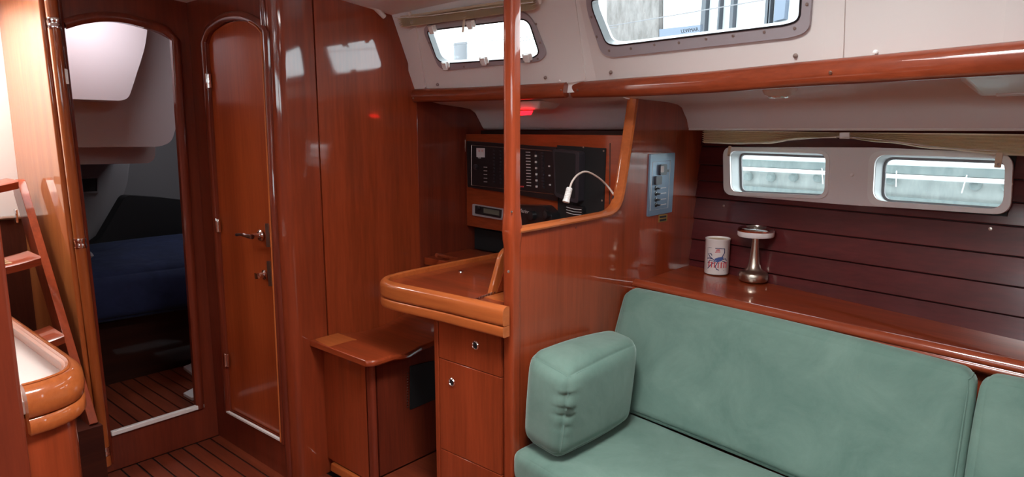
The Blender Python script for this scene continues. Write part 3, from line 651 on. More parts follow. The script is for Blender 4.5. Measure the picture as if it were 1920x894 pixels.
# black speaker grille under the cabinet, small ledge
PB = PI_.off(-.06)
spk = MB().plate(PB, PB.uvs([(874, 425), (960, 440), (960, 477), (874, 463)]), (), -.03, 0).build('speaker_panel', BLACKM, inst)
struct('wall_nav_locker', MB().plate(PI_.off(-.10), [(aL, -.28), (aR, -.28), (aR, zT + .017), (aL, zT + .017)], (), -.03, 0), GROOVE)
ld = thing('wooden_ledge', (2.3, 2.3, .66), 'low wooden ledge with raised lip behind the chart table', 'ledge')
MB().box((2.12, 2.12, .85), (2.43, Y3 - .003, .885)).build('board', W_Y, ld, bevel=.003)
MB().sweep([P_NAV.off(.13).hit(818, 478), P_NAV.off(.13).hit(882, 490)], circ(.010, 8), Z).build('lip', D_Y, ld)
MB().box((2.125, 2.125, .66), (2.135, Y3 - .003, .849)).build('ledge_front', D_Z, ld)

# gooseneck chart lamp
gl = thing('gooseneck_lamp', (2.2, 1.5, 1.2), 'white gooseneck chart lamp curving over the partition edge', 'lamp')
PGL = Plane((0, 1.50, 0), (0, -1, 0))
gpts = [P_PART.off(-.03).hit(1152, 366)] + [PGL.hit(u, v) for u, v in ((1140, 350), (1122, 333), (1100, 322), (1084, 327), (1073, 340), (1068, 354))]
sp_ = spline(gpts, 6); MB().tube(sp_, .0038, 10).build('neck', pmat('cream_plastic', (.72, .63, .57), .4), gl)
h0, h1_ = PGL.hit(1068, 352), PGL.hit(1061, 379); ax = (h1_ - h0); ln = ax.length
hp = [(0, 0), (.010, 0)]
for k in range(6): hp += [(.0125, ln * (.1 + .12 * k)), (.0112, ln * (.16 + .12 * k))]
hp += [(.0135, ln * .9), (.0135, ln), (.011, ln), (.009, ln * .95), (0, ln * .95)]
MB().lathe(hp, h0, ax, 20).build('lamp_head', WHITEP, gl)
MB().lathe([(0, 0), (.016, 0), (.014, .008), (0, .010)], P_PART.off(-.026).hit(1154, 372), (0, 1, 0), 14).build('base', DARKG, gl)

# switch panel on the partition and small socket plate
spn = thing('switch_panel', (2.55, Y4, 1.14), 'switch panel with painted blue window reflection, screwed to the partition above the backrest', 'switch panel')
qp = P_PART.uvs([(1217, 289), (1263, 286), (1257, 397), (1212, 406)])
MB().plate(P_PART, rounded(qp, .006), (), .0, .008).build('face_plate', PANELB, spn, bevel=.002)
PQ = P_PART.off(.0085); li = [PQ.hit(*p) for p in ((1224, 304), (1257, 301), (1252, 389), (1219, 395))]
MB().tube(li, .0011, 5, closed=True).build('border_line', PALEPRINT, spn)
def swb(u, v, wpx_, hpx, m_=BLACK, dep=.012, name='switch'):
    a, b = PQ.uv(u, v); a2, b2 = PQ.uv(u + wpx_, v); a3, b3 = PQ.uv(u, v + hpx); w_, h = abs(a2 - a), abs(b3 - b)
    MB().plate(PQ, rounded([(a - w_, b - h), (a + w_, b - h), (a + w_, b + h), (a - w_, b + h)], min(w_, h) * .4, 3), (), -.001, dep).build(name, m_, spn)
swb(1241, 318, 6, 10, DARKG, .010, 'socket'); swb(1238, 317, 3, 6, PALEPRINT, .0105, 'socket_key'); swb(1232, 338, 5.5, 8, DARKG, .010, 'socket'); swb(1251, 320, 1.8, 2.2, BLACK, .004, 'socket')
for k, v in enumerate((353, 363, 374, 384)):
    p = PQ.hit(1230, v); MB().lathe([(0, 0), (.010, 0), (.009, .003), (.004, .004), (.0035, .018), (0, .019)], p, (0, -1, 0), 12).build('toggle', BLACK, spn)
    swb(1244, v - 1 , 5, .7, PALEPRINT, .0006, 'legend'); swb(1237, v, .9, .9, BLACK, .002, 'pilot_lamp')
sk = thing('label_plate', (2.62, Y4, 1.12), 'tiny black and yellow plate just below the switch panel', 'plate')
MB().plate(P_PART, P_PART.uvs([(1235, 403), (1251, 401), (1250, 414), (1234, 417)]), (), 0, .002).build('yellow_border', BRASS, sk)
for d in (0, 1): MB().plate(P_PART.off(.002), P_PART.off(.002).uvs([(1237, 405 + 6 * d), (1249, 403.4 + 6 * d), (1249, 407 + 6 * d), (1237, 409 + 6 * d)]), (), 0, .001).build('black_field', BLACK, sk)
for (u, v) in ((1080, 426),): MB().lathe([(0, 0), (.005, 0), (.004, .002), (0, .002)], P_PART.hit(u, v), (0, -1, 0), 10).build('plug', D_Z, sk)

# ceiling fittings under the side decks
red = thing('nav_light', (2.35, 1.95, 1.58), 'angular cabin light with a glowing red strip over the instruments', 'light')
p = Vector((2.33, 1.93, 1.604))
MB().hexa([p + Vector(v) for v in ((-.07, -.09, -.024), (.05, -.09, -.020), (.05, .09, -.020), (-.07, .09, -.024), (-.09, -.11, .012), (.08, -.11, .012), (.08, .11, .012), (-.09, .11, .012))]).build('housing', GEL2, red, bevel=.008)
REDL = pmat('red_lamp', (.8, .02, .02), .4, emit=(1, .004, .008), estr=11)
PR = Plane(p + Vector((-.082, 0, -.010)), (-1, 0, -.5))
MB().plate(PR, rounded(PR.uvs([(976, 208), (1000, 207), (997, 214), (975, 215)]), .003), (), 0.002, .006).build('red_strip', REDL, red)
def dome(u, v, z, label, r=.055):
    d = ray(u, v); q = E0 + d * ((z - EYE) / d.z)
    t = thing('dome_light', q, label, 'light')
    MB().lathe([(0, .03), (r * 1.5, .03), (r * 1.5, .022), (r * 1.3, .005), (r, 0), (r * .9, -.004), (r * .8, .0), (0, .002)], q, Z, 28).build('housing', WHITEP, t, smooth=50)
    MB().tube([q + Vector((r * .86 * math.cos(a * .2618), r * .86 * math.sin(a * .2618), -.003)) for a in range(24)], .003, 8, closed=True).build('rim', CHROME, t)
    MB().lathe([(0, -.001), (r * .78, -.001), (r * .76, -.005), (0, -.008)], q, Z, 24).build('lens', pmat('frosted_lens', (.85, .85, .82), .4), t)
dome(1461, 180, 1.611, 'round white dome light under the long handrail', r=.038)
PF = Plane((2.30, .42, 1.66), (-1, .15, -.9))
vt = thing('speaker_housing', (2.1, .2, 1.6), 'angular white housing under the handrail at the right edge', 'housing')
z_ = 1.655; Pz = Plane((0, 0, 1.645), (0, 0, -1), (1, 0, 0)); Pz2 = Plane((0, 0, 1.615), (0, 0, -1), (1, 0, 0))
def zhit(u, v, z): d = ray(u, v); return E0 + d * ((z - EYE) / d.z)
tp = [Vector(v) for v in ((2.05, .31, 1.645), (2.44, .36, 1.645), (2.36, -.06, 1.655), (1.97, -.08, 1.655))]
bt = [Vector(v) for v in ((2.24, .28, 1.594), (2.42, .30, 1.594), (2.36, 0, 1.594), (2.17, -.03, 1.594))]
MB().hexa(bt + tp).build('housing', WHITEP, vt, bevel=.008, seg=3)
MB().hexa([b + Vector((0, 0, -.004)) for b in [bt[0].lerp(bt[2], .12), bt[1].lerp(bt[3], .12), bt[2].lerp(bt[0], .12), bt[3].lerp(bt[1], .12)]] + [b + Vector((0, 0, .002)) for b in [bt[0].lerp(bt[2], .12), bt[1].lerp(bt[3], .12), bt[2].lerp(bt[0], .12), bt[3].lerp(bt[1], .12)]]).build('grille', GEL2, vt, bevel=.002)

# blinds
def blind(name, A, B, drops, label, pl_off=0, nfold=6, up=None, depth=.03, t0=0):
    """gathered pleated blind: folds hang below the line A-B; drops = [(t, height)]"""
    t = thing(name, (A + B) / 2, label, 'blind'); up = up or Vector((0, 0, -1)); T = (B - A).normalized(); N = T.cross(up).normalized()
    if N.x > 0: N = -N
    n = 40
    def dr_(s):
        for (s0, h0), (s1, h1) in zip(drops, drops[1:]):
            if s <= s1: k = (s - s0) / (s1 - s0); k = k * k * (3 - 2 * k); return h0 * (1 - k) + h1 * k
        return drops[-1][1]
    for f in range(nfold):
        m = MB(); rr = []
        for i in range(n + 1):
            s = i / n; h = dr_(s); h0, h1 = h * f / nfold, h * (f + 1) / nfold
            base = A.lerp(B, s); w_ = .002 * math.sin(17 * s + f)
            rr.append([base + up * h0 + N * (.000), base + up * ((h0 + h1) / 2) + N * (depth + w_), base + up * (h1 + .0012) + N * .002, base + up * ((h0 + h1) / 2 - .0005) + N * (depth - .004 + w_)])
        m.loft(rr); m.build('pleat', BLIND, t, smooth=50)
    return t, N
# hull window blind (two halves, drawn up at the middle)
Pb = PH.off(.105)
b1 = blind('pleated_blind', Pb.hit(1322, 244), Pb.hit(1572, 248), [(0, .055), (.25, .056), (.5, .05), (.8, .024), (1, .020)], 'beige pleated blind bunched above the left hull window', depth=.022)[0]
b2 = blind('pleated_blind', Pb.hit(1572, 248), Pb.hit(1990, 252), [(0, .018), (.25, .034), (.5, .052), (.8, .066), (1, .068)], 'beige pleated blind bunched above the right hull window', depth=.022)[0]
def cord(pts, par, r=.0016, m=CORD): MB().tube(spline(pts, 6), r, 6).build('cord', m, par)
cord([Pb.off(.025).hit(u, v) for u, v in ((1345, 268), (1420, 268), (1490, 262), (1572, 256))], b1); cord([Pb.off(.025).hit(u, v) for u, v in ((1572, 256), (1650, 262), (1760, 276), (1870, 283))], b2)
p = Pb.off(.02).hit(1584, 254); MB().box((p.x - .006, p.y - .018, p.z - .012), (p.x + .006, p.y + .018, p.z + .012)).build('cord_clip', WHITEP, b1, bevel=.003)
def tab(u, v, w_, h, par, pl=Pb.off(.02)):
    a, b = pl.uv(u, v); MB().plate(pl, rounded([(a - w_, b - h), (a + w_, b - h), (a + w_, b + h), (a - w_, b + h)], .004), (), -.004, 0).build('bracket', pmat('beige_plastic', (.68, .52, .36), .5), par)
    screw(pl, u, v + 8, par, .004, SCREW, .001)
tab(1872, 300, .009, .024, b2); tab(1367, 283, .006, .022, b1)
# coachroof blind
b3, N3 = blind('pleated_blind', P_SA.off(.02).hit(752, 30), P_SA.off(.02).hit(1004, -7), [(0, .045), (.5, .047), (1, .045)], 'beige pleated blind rolled up above the small coachroof window', up=-P_SA.B, depth=.03)
cord([P_SA.off(.05).hit(u, v) for u, v in ((740, 33), (800, 30), (900, 17), (1000, 4))], b3, .0022)
MB().tube([P_SA.off(.03).hit(871, 28), P_SA.off(.03).hit(868, 60)], .005, 8).build('pull_tab', pmat('cream_tab', (.75, .68, .55), .6), b3)
for u, v in ((773, 42), (768, 26), (1012, 2)): 
    p = P_SA.off(.03).hit(u, v); MB().lathe([(0, -.008), (.008, -.008), (.009, 0), (.006, .01), (0, .01)], p, -P_SA.B, 10).build('end_bracket', CORD, b3)

# ================================================================== SALOON
def kx(x14, z): return x14
# shelf behind the settee
SZ = .875
f0, f1_ = Vector((2.372, Y4 - .001, SZ)), Vector((1.935, -1.5, SZ))
def sx(y): return 2.372 - .143 * (Y4 - y)
def hx(y, z=.86): return 2.95 + K * (y - 1.42) - .13 * (1.5 - z)
shelf = thing('side_shelf', (2.6, .6, 0), 'glossy wooden shelf running behind the settee below the hull windows', 'shelf')
def zb_(y): return .872 - .036 * (Y4 - y)      # outboard edge drops a little going forward
ya, yb = Y4 - .001, -1.3
MB().hexa([Vector((sx(ya), ya, SZ - .03)), Vector((hx(ya) - .004, ya, SZ - .03)), Vector((hx(yb) - .004, yb, zb_(yb) - .03)), Vector((sx(yb), yb, SZ - .03)),
           Vector((sx(ya), ya, SZ - .004)), Vector((hx(ya) - .004, ya, zb_(ya) - .002)), Vector((hx(yb) - .004, yb, zb_(yb))), Vector((sx(yb), yb, SZ - .004))]).build('board', W_Y, shelf)
e = [Vector((sx(ya), ya, SZ)), Vector((sx(yb), yb, SZ))]
MB().sweep(e, smooth_sec([(-.004, -.030), (.008, -.024), (.012, -.014), (.010, -.004), (.004, .004), (-.004, .009), (-.014, .010), (-.019, .005), (-.024, .009), (-.034, .010), (-.042, .004), (-.045, -.003), (-.045, -.026)]), Z).build('edge_moulding', D_Y, shelf, smooth=45)
MB().hexa([Vector((sx(ya) + .03, ya, 0)), Vector((sx(ya) + .05, ya, 0)), Vector((sx(yb) + .05, yb, 0)), Vector((sx(yb) + .03, yb, 0)),
           Vector((sx(ya) + .03, ya, SZ - .03)), Vector((sx(ya) + .05, ya, SZ - .03)), Vector((sx(yb) + .05, yb, SZ - .03)), Vector((sx(yb) + .03, yb, SZ - .03))]).build('riser', D_Y, shelf)

def cushion(name, c, r, label, cat, group=None, n=14, puff=.012, seed=0, seam=None, mat=TEAL, pucker=0):
    """c: 8 corners (bottom 4, top 4); rounded and slightly puffed"""
    c = [Vector(p) for p in c]
    def tri(u, v, w_):
        a = c[0].lerp(c[1], u).lerp(c[3].lerp(c[2], u), v); b = c[4].lerp(c[5], u).lerp(c[7].lerp(c[6], u), v); return a.lerp(b, w_)
    dims = [(c[1] - c[0]).length, (c[3] - c[0]).length, (c[4] - c[0]).length]
    def ticks(L):
        rr = min(r / L, .48); k = [rr * (1 - math.cos(math.pi / 2 * q / 5)) for q in range(5)]; m_ = max(3, int(L / (.014 if pucker else .04)))
        return k + [rr + (1 - 2 * rr) * q / m_ for q in range(m_ + 1)] + [1 - q for q in reversed(k)]
    T = [ticks(L) for L in dims]; bm = bmesh.new(); idx = {}
    rnd = random.Random(seed); ph = [rnd.uniform(0, 6) for _ in range(6)]
    def vert(i, j, k):
        if (i, j, k) in idx: return idx[i, j, k]
        p = [T[0][i], T[1][j], T[2][k]]; m_ = [p[q] * dims[q] for q in range(3)]; inn = [min(max(m_[q], r), dims[q] - r) if dims[q] > 2 * r else dims[q] / 2 for q in range(3)]
        d = Vector([m_[q] - inn[q] for q in range(3)])
        if d.length > 1e-9: d = d.normalized() * r
        out = [(inn[q] + d[q]) / dims[q] for q in range(3)]
        bul = [4 * p[q] * (1 - p[q]) for q in range(3)]
        nrm = Vector((0, 0, 0))
        for q in range(3):
            s = -1 if p[q] < .02 else 1 if p[q] > .98 else 0
            if s: nrm[q] = s * (bul[(q + 1) % 3] * bul[(q + 2) % 3]) ** .5 * puff / dims[q]
        w1 = .0025 * math.sin(9 * m_[0] + ph[0] + 5 * m_[1]) * math.sin(11 * m_[2] + ph[1])
        if pucker:
            ed = math.exp(-((p[0] - .03) * dims[0] / .03) ** 2) * math.exp(-(p[1] * dims[1] / .04) ** 2) * math.exp(-((p[2] - .62) / .28) ** 2)
            w1 += .0035 * ed * (math.sin(p[2] * 55 + 1.5 * math.sin(p[2] * 23)) + .5 * math.sin(p[2] * 97 + 3 * p[0] * 9))
        out = [out[q] + nrm[q] + w1 / dims[q] for q in range(3)]
        idx[i, j, k] = bm.verts.new(tri(*out)); return idx[i, j, k]
    N = [len(t) - 1 for t in T]
    def quad(a, b_, c_, d_):
        try: bm.faces.new((vert(*a), vert(*b_), vert(*c_), vert(*d_)))
        except ValueError: pass
    for i in range(N[0]):
        for j in range(N[1]):
            for k in (0, N[2]): quad((i, j, k), (i + 1, j, k), (i + 1, j + 1, k), (i, j + 1, k))
    for i in range(N[0]):
        for k in range(N[2]):
            for j in (0, N[1]): quad((i, j, k), (i + 1, j, k), (i + 1, j, k + 1), (i, j, k + 1))
    for j in range(N[1]):
        for k in range(N[2]):
            for i in (0, N[0]): quad((i, j, k), (i, j + 1, k), (i, j + 1, k + 1), (i, j, k + 1))
    bmesh.ops.recalc_face_normals(bm, faces=bm.faces)
    base = Vector((sum(p.x for p in c) / 8, sum(p.y for p in c) / 8, min(p.z for p in c)))
    for v in bm.verts: v.co -= base
    me = bpy.data.meshes.new(name); bm.to_mesh(me); bm.free(); me.materials.append(mat)
    for p in me.polygons: p.use_smooth = True
    root = thing(name, base, label, cat, group)
    o = bpy.data.objects.new('cover', me); COL.objects.link(o); o.parent = root
    if seam:
        for path in seam:
            pts = []
            for a, b_ in zip(path, path[1:]):
                for q in range(10):
                    s = [a[z] + (b_[z] - a[z]) * q / 10 for z in range(3)]; pts.append(s)
            pts.append(path[-1]); P3 = []
            for p in pts:
                m_ = [p[q] * dims[q] for q in range(3)]; inn = [min(max(m_[q], r), dims[q] - r) for q in range(3)]; d = Vector([m_[q] - inn[q] for q in range(3)])
                if d.length > 1e-9: d = d.normalized() * (r + .0006)
                P3.append(tri(*[(inn[q] + d[q]) / dims[q] for q in range(3)]))
            MB().tube(P3, .0022, 6).build('seam', mat, root)
    return root
# settee base, seat, backrests, arm cushion
SEAT = .43
base = thing('settee_base', (1.9, .4, 0), 'wooden locker base under the green settee seat', 'settee base')
MB().hexa([Vector(p) for p in ((1.62, Y4 - .010, 0), (2.39, Y4 - .010, 0), (1.99, -1.3, 0), (1.22, -1.3, 0), (1.62, Y4 - .010, .30), (2.39, Y4 - .010, .30), (1.99, -1.3, .30), (1.22, -1.3, .30))]).build('locker', W_Y, base)
def bk(y): return 2.105 - .135 * (Y4 - y)      # foot of the backrest face
def bt_(y): return 2.318 - .172 * (Y4 - y)     # top of the backrest face
def back(y0, y1, label, seed):
    zt = .858; zl_ = .442
    c = [(bk(y1), y1, zl_), (bk(y1) + .13, y1, zl_), (bk(y0) + .13, y0, zl_), (bk(y0), y0, zl_), (bt_(y1) - .03, y1, zt), (bt_(y1) + .035, y1, zt + .005), (bt_(y0) + .035, y0, zt + .005), (bt_(y0) - .03, y0, zt)]
    return cushion('backrest_cushion', c, .035, label, 'cushion', 'green backrest cushions', puff=.012, seed=seed, seam=[((0.02, 0, .02), (.02, 0, .98)), ((.98, 0, .98), (.02, 0, .98))])
back(Y4 - .012, .205, 'long green velvet backrest cushion below the tin and the table lamp', 1)
back(.185, -1.1, 'green velvet backrest cushion cut by the right edge of the picture', 2)
cushion('seat_cushion', [(1.578 - .405, -1.2, .309), (2.16 - .37, -1.2, .309), (2.16, Y4 - .01, .309), (1.59, Y4 - .01, .309), (1.578 - .405, -1.2, SEAT), (2.16 - .37, -1.2, SEAT), (2.16, Y4 - .01, SEAT), (1.59, Y4 - .01, SEAT)],
        .04, 'wide green velvet seat cushion under the square arm cushion', 'cushion', puff=.006, seed=4)
ac = cushion('arm_cushion', [(1.585, 1.205, .450), (2.03, 1.205, .442), (2.07, 1.405, .442), (1.635, 1.405, .450), (1.622, 1.190, .745), (2.065, 1.195, .745), (2.17, 1.395, .728), (1.650, 1.395, .770)],
        .05, 'square green velvet arm cushion standing against the partition', 'cushion', puff=.016, seed=7, pucker=1, seam=[((.03, 0, .05), (.03, 0, .97), (.97, 0, .97)), ((0, .97, .1), (0, .97, .97), (0, .03, .97))])

# tin on the shelf
def shelf_hit(u, v):
    p = Vector((0, 0, SZ)); n = Vector((.0, 0, 1))
    a_, b_, c_ = Vector((sx(ya), ya, SZ - .004)), Vector((hx(ya), ya, zb_(ya))), Vector((hx(0), 0, zb_(0)))
    n = (b_ - a_).cross(c_ - a_); d = ray(u, v); return E0 + d * ((a_ - E0).dot(n) / d.dot(n))
tp_ = shelf_hit(1343, 512); tp_.z += .003
tin = thing('tin', tp_, 'white cylindrical tin printed with a blue crab and red letters', 'tin')
dist = (tp_ - E0).dot(FW); mpp = dist / FPX; TR, TH = 22.2 * mpp, 66 * mpp * 1.0
MB().lathe([(0, 0), (TR * .97, 0), (TR, .003), (TR, TH - .008), (TR * 1.03, TH - .006), (TR * 1.03, TH - .001), (TR * .98, TH), (TR * .93, TH - .004), (TR * .92, .01), (0, .01)], tp_, Z, 40).build('can', pmat('white_printed_tin', (.80, .76, .74), .35, coat=.2), tin, smooth=50)
MB().lathe([(0, TH - .012), (TR * .92, TH - .012), (TR * .92, TH - .007), (0, TH - .007)], tp_, Z, 32).build('lid', CREAM, tin)
face = math.atan2(-tp_.y, -tp_.x)
def wrap(s, h, r=TR + .0006): # s = arc distance to the right seen from the camera, h height
    a = face + s / TR; return tp_ + Vector((math.cos(a) * r, math.sin(a) * r, h))
def stroke(pts, w_, mat, name='print'):
    P_ = [wrap(a, b, TR + .0005) for a, b in pts]; m = MB()
    m.tube(P_, w_, 6); return m.build(name, mat, tin)
def patch(pts, mat, name='print'):
    m = MB(); cx_ = sum(p[0] for p in pts) / len(pts); cy_ = sum(p[1] for p in pts) / len(pts)
    n = len(pts); vs = [wrap(cx_, cy_, TR + .001)] + [wrap(a, b, TR + .0008) for a, b in pts] + [wrap(a, b, TR - .0005) for a, b in pts]
    m.add(vs, [(0, 1 + i, 1 + (i + 1) % n) for i in range(n)] + [(1 + i, 1 + n + i, 1 + n + (i + 1) % n, 1 + (i + 1) % n) for i in range(n)]); return m.build(name, mat, tin)
u_ = TH / 100
patch([(a * u_, b * u_) for a, b in ((-8, 38), (-6, 46), (4, 50), (16, 52), (18, 46), (12, 40), (2, 36))], BLUEP, 'crab_shell')
for pts in (((-8, 42), (-20, 50), (-26, 58), (-18, 60), (-14, 54)), ((14, 52), (20, 62), (20, 74), (8, 75), (-6, 75)), ((-6, 38), (-20, 40), (-26, 32)), ((-4, 36), (-16, 28), (-22, 20), (-26, 16)), ((2, 36), (-4, 24), (0, 16), (6, 14)), ((16, 44), (24, 46), (28, 40)), ((14, 40), (24, 36), (28, 30)), ((-10, 44), (-22, 46), (-28, 44))):
    stroke([(a * u_, b * u_) for a, b in pts], .0018, NAVYP, 'crab_leg')
for pts in (((-18, 66), (18, 66)), ((-18, 12), (18, 12))): pass
for a in (-22, -14, -6, 4, 12, 20, 27):
    stroke([(a * u_, 20 * u_), (a * u_, 36 * u_)], .0022, REDPRINT, 'red_letter'); stroke([((a) * u_, 35 * u_), ((a + 4) * u_, 34 * u_)], .0016, REDPRINT, 'red_letter')
for k, y_ in enumerate((64, 68, 71)): stroke([((-6 + k * 2) * u_, y_ * u_), ((8 - k) * u_, (y_ + 1) * u_)], .0016, REDPRINT, 'red_letter')
stroke([(-26 * u_, 76 * u_), (-16 * u_, 75.5 * u_)], .0006, NAVYP); stroke([(-26 * u_, 8 * u_), (24 * u_, 7 * u_)], .0006, NAVYP); stroke([(-29 * u_, 76 * u_), (-29 * u_, 10 * u_)], .0004, DARKG); stroke([(5 * u_, 12 * u_), (22 * u_, 13 * u_)], .0005, NAVYP)

# rechargeable table lamp
lp = shelf_hit(1412, 527); lp.z += .003; dist = (lp - E0).dot(FW); mpp = dist / FPX
lamp = thing('table_lamp', lp, 'brushed metal table lamp with flat disc head on the shelf', 'lamp')
q = mpp
prof = [(0, 0), (24 * q, 0), (26 * q, 2 * q), (26 * q, 14 * q), (24 * q, 16.5 * q), (18 * q, 19 * q), (13 * q, 24 * q), (9.5 * q, 34 * q), (8 * q, 48 * q), (6.8 * q, 64 * q), (6 * q, 80 * q), (5.5 * q, 86 * q), (0, 86 * q)]
MB().lathe(prof, lp, Z, 40).build('stand', NICKEL, lamp, smooth=50)
MB().lathe([(0, 84 * q), (31 * q, 84 * q), (32.5 * q, 86 * q), (32.5 * q, 94 * q), (0, 94 * q)], lp, Z, 40).build('diffuser', pmat('opal_diffuser', (.8, .78, .78), .4), lamp)
MB().lathe([(0, 94 * q), (33 * q, 94 * q), (33 * q, 97 * q), (30 * q, 100 * q), (17 * q, 101.5 * q), (15 * q, 100.5 * q), (0, 101 * q)], lp, Z, 40).build('cap', CHROME, lamp, smooth=40)
MB().lathe([(16.5 * q, 101 * q), (18 * q, 102.5 * q), (15 * q, 102.5 * q), (14.5 * q, 101 * q), (16.5 * q, 101 * q)], lp, Z, 32).build('touch_ring', STEEL, lamp)

# ================================================================== GALLEY AND LADDER
gal = thing('galley_counter', (.1, 2.1, 0), 'wooden galley counter with cream worktop and rounded raised edge', 'counter')
GX, GY0, GY1 = .49, 1.775, 2.62
out_ = [(-.55, GY0), (GX - .10, GY0 - .004), (GX - .03, GY0 + .03), (GX, GY0 + .11), (GX, GY1), (-.55, GY1)]
ol = rounded(out_, [0, .05, .06, .05, 0, 0], 6)
PTG = Plane((0, 0, .92), (0, 0, 1), (1, 0, 0))
MB().plate(PTG, grow(ol, -.012), (), -.06, -.030).build('worktop', CREAMW, gal)
eg = [Vector((a, b, .92)) for a, b in ol if a > -.5]
MB().sweep(eg, [(.004, -.030), (.008, -.022), (.006, -.006), (.0, .004), (-.012, .012), (-.035, .015), (-.062, .012), (-.068, .004), (-.068, -.020), (-.032, -.022)], Z).build('fiddle_rail', O_Y, gal, smooth=50)
MB().sweep([v + Vector((0, 0, .0085)) for v in eg], [(-.003, -.016), (.0, -.022), (.003, -.016), (.0, -.012)], Z).build('inner_bead', O_Y, gal)
eg2 = [v - Vector((0, 0, .088)) for v in eg]
MB().sweep(eg2, [(.019, -.02), (.019, .008), (.012, .013), (-.012, .013), (-.019, .008), (-.019, -.02)], Z).build('lower_moulding', O_Y, gal, smooth=50)
MB().plate(PTG, grow(ol, -.012), (), -.92, -.07).build('body', W_Z, gal)
p0 = Vector((GX - .16, GY0 + .0115, 0)); MB().tube([p0 + Vector((0, 0, .0)), p0 + Vector((0, 0, .80))], .0016, 6).build('seam_strip', O_Z, gal)
post = thing('galley_post', (.29, 1.68, 0), 'dark upright wooden post at the left edge in front of the counter', 'post')
MB().box((.262, 1.655, 0), (.325, 1.70, 2.10)).build('shaft', D_Z, post, bevel=.008)
MB().box((-.6, 1.66, 0), (.262, 1.69, .62)).build('side_panel', D_Z, post)

lad = thing('companionway_ladder', (.55, 3.3, .302), 'wooden companionway ladder with curved treads leaning behind the counter', 'ladder')
top_, bot_ = Vector((0, 3.70, 1.285)), Vector((0, 3.012, .302))
MB().box((-.5, 2.98, 0), (.84, 3.955, .30)).build('added_step_box', wood('added_step_wood', (.03, .007, .005), (.06, .014, .008), 'x', coat=.4), label='dark boxed step added in the black gap under the companionway ladder', cat='step'); T_ = (top_ - bot_).normalized(); NN = Vector((0, -T_.z, T_.y))  # added step, a guess filling the black gap below the ladder
for x_ in (.235, .80):
    pl = Plane((x_, bot_.y, bot_.z), (-1, 0, 0), (0, T_.y, T_.z)); Ln = (top_ - bot_).length
    B = pl.B; sg = 1 if B.dot(NN) > 0 else -1
    MB().plate(pl, rounded([(0, -.10 * sg), (Ln, -.10 * sg), (Ln, .01 * sg), (0, .01 * sg)], [0, .05, .05, 0], 6), (), -.032, 0).build('side_rail', W_Z, lad, bevel=.004)
for z in (1.235, .925, .625):
    t = (z - .302) / (1.285 - .302); yc = bot_.y + (top_.y - bot_.y) * t; m = MB(); rr = []
    for i in range(13):
        s = i / 12; x_ = .257 + s * (.80 - .257 - .022); cv = .030 * (2 * s - 1) ** 2
        rr.append([Vector((x_, yc - .105, z - .024 + cv)), Vector((x_, yc - .11, z + .006 + cv)), Vector((x_, yc - .10, z + .013 + cv)), Vector((x_, yc + .09, z + .013 + cv)), Vector((x_, yc + .09, z - .024 + cv))])
    m.loft(rr); tr = m.build('tread', W_X, lad, smooth=50)
    g = MB(); 
    for i in range(6):
        for j in range(3): 
            s = .2 + .12 * i; x_ = .257 + s * .521; cv = .030 * (2 * s - 1) ** 2; g.box((x_ - .022, yc - .085 + .05 * j, z + .0125 + cv), (x_ + .022, yc - .05 + .05 * j, z + .0145 + cv))
    g.build('grip_pad', pmat('pale_grip', (.34, .20, .10), .7), tr)
for z, du in ((1.12, 0),):
    p = Vector((.766, 3.60, z)); MB().box((p.x - .01, p.y - .03, p.z - .03), (p.x, p.y + .0, p.z + .03)).build('latch', CHROME, lad, bevel=.003)

# ================================================================== AFT CABIN SEEN THROUGH THE DOORWAY
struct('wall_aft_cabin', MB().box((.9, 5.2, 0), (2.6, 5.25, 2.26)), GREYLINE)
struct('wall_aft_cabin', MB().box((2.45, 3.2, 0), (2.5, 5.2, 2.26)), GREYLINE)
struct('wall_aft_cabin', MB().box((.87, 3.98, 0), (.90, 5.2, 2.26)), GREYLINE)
PA, PBm, PCm, PDm = [Plane((1, y, 0), (0, -1, 0)) for y in (3.62, 3.90, 4.15, 4.75)]
def mould(pl, pts, r, deep, name, mat=GEL, bev=.02): struct(name, MB().plate(pl, rounded(pl.uvs(pts), r, 6), (), -deep, 0), mat, bevel=bev, seg=4)
mould(PA, [(60, 183), (60, -40), (290, -40), (277, 50), (272, 90), (242, 183), (228, 189)], [0, 0, 0, .05, .05, .03, .02], 1.4, 'wall_cockpit_moulding')
mould(PBm, [(60, 277), (60, -60), (420, -60), (335, 170), (331, 235), (322, 266), (300, 275)], [0, 0, 0, 0, .04, .04, .03], 1.2, 'wall_cockpit_moulding')
mould(PCm, [(60, 310), (60, 240), (292, 240), (291, 296), (280, 306)], [0, 0, 0, .02, .02], .9, 'wall_cockpit_moulding', GEL, .01)
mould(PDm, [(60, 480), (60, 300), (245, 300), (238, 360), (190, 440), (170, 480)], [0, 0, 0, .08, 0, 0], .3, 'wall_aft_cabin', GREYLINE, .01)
vn = thing('air_vent', PDm.hit(166, 346), 'dark square vent in the grey lining of the aft cabin', 'vent')
MB().plate(PDm.off(.001), PDm.uvs([(147, 332), (184, 331), (184, 361), (147, 363)]), [grow(PDm.uvs([(150, 335), (181, 334), (181, 358), (150, 360)]), 0)], 0, .012).build('frame', GREYLINE, vn)
MB().plate(PDm.off(.002), PDm.uvs([(150, 335), (181, 334), (181, 358), (150, 360)]), (), 0, .004).build('grille', BLACKM, vn)
PE_ = Plane((1, 4.55, 0), (0, -1, 0))
bed = thing('berth', (1.5, 4.2, .1), 'dark berth base and headboard filling the aft cabin', 'bed')
MB().plate(PE_, rounded(PE_.uvs([(150, 640), (150, 475), (190, 445), (236, 366), (300, 370), (430, 385), (450, 640)]), [0, 0, 0, .03, 0, 0, 0]), (), -.10, 0).build('headboard', BLACKM, bed)
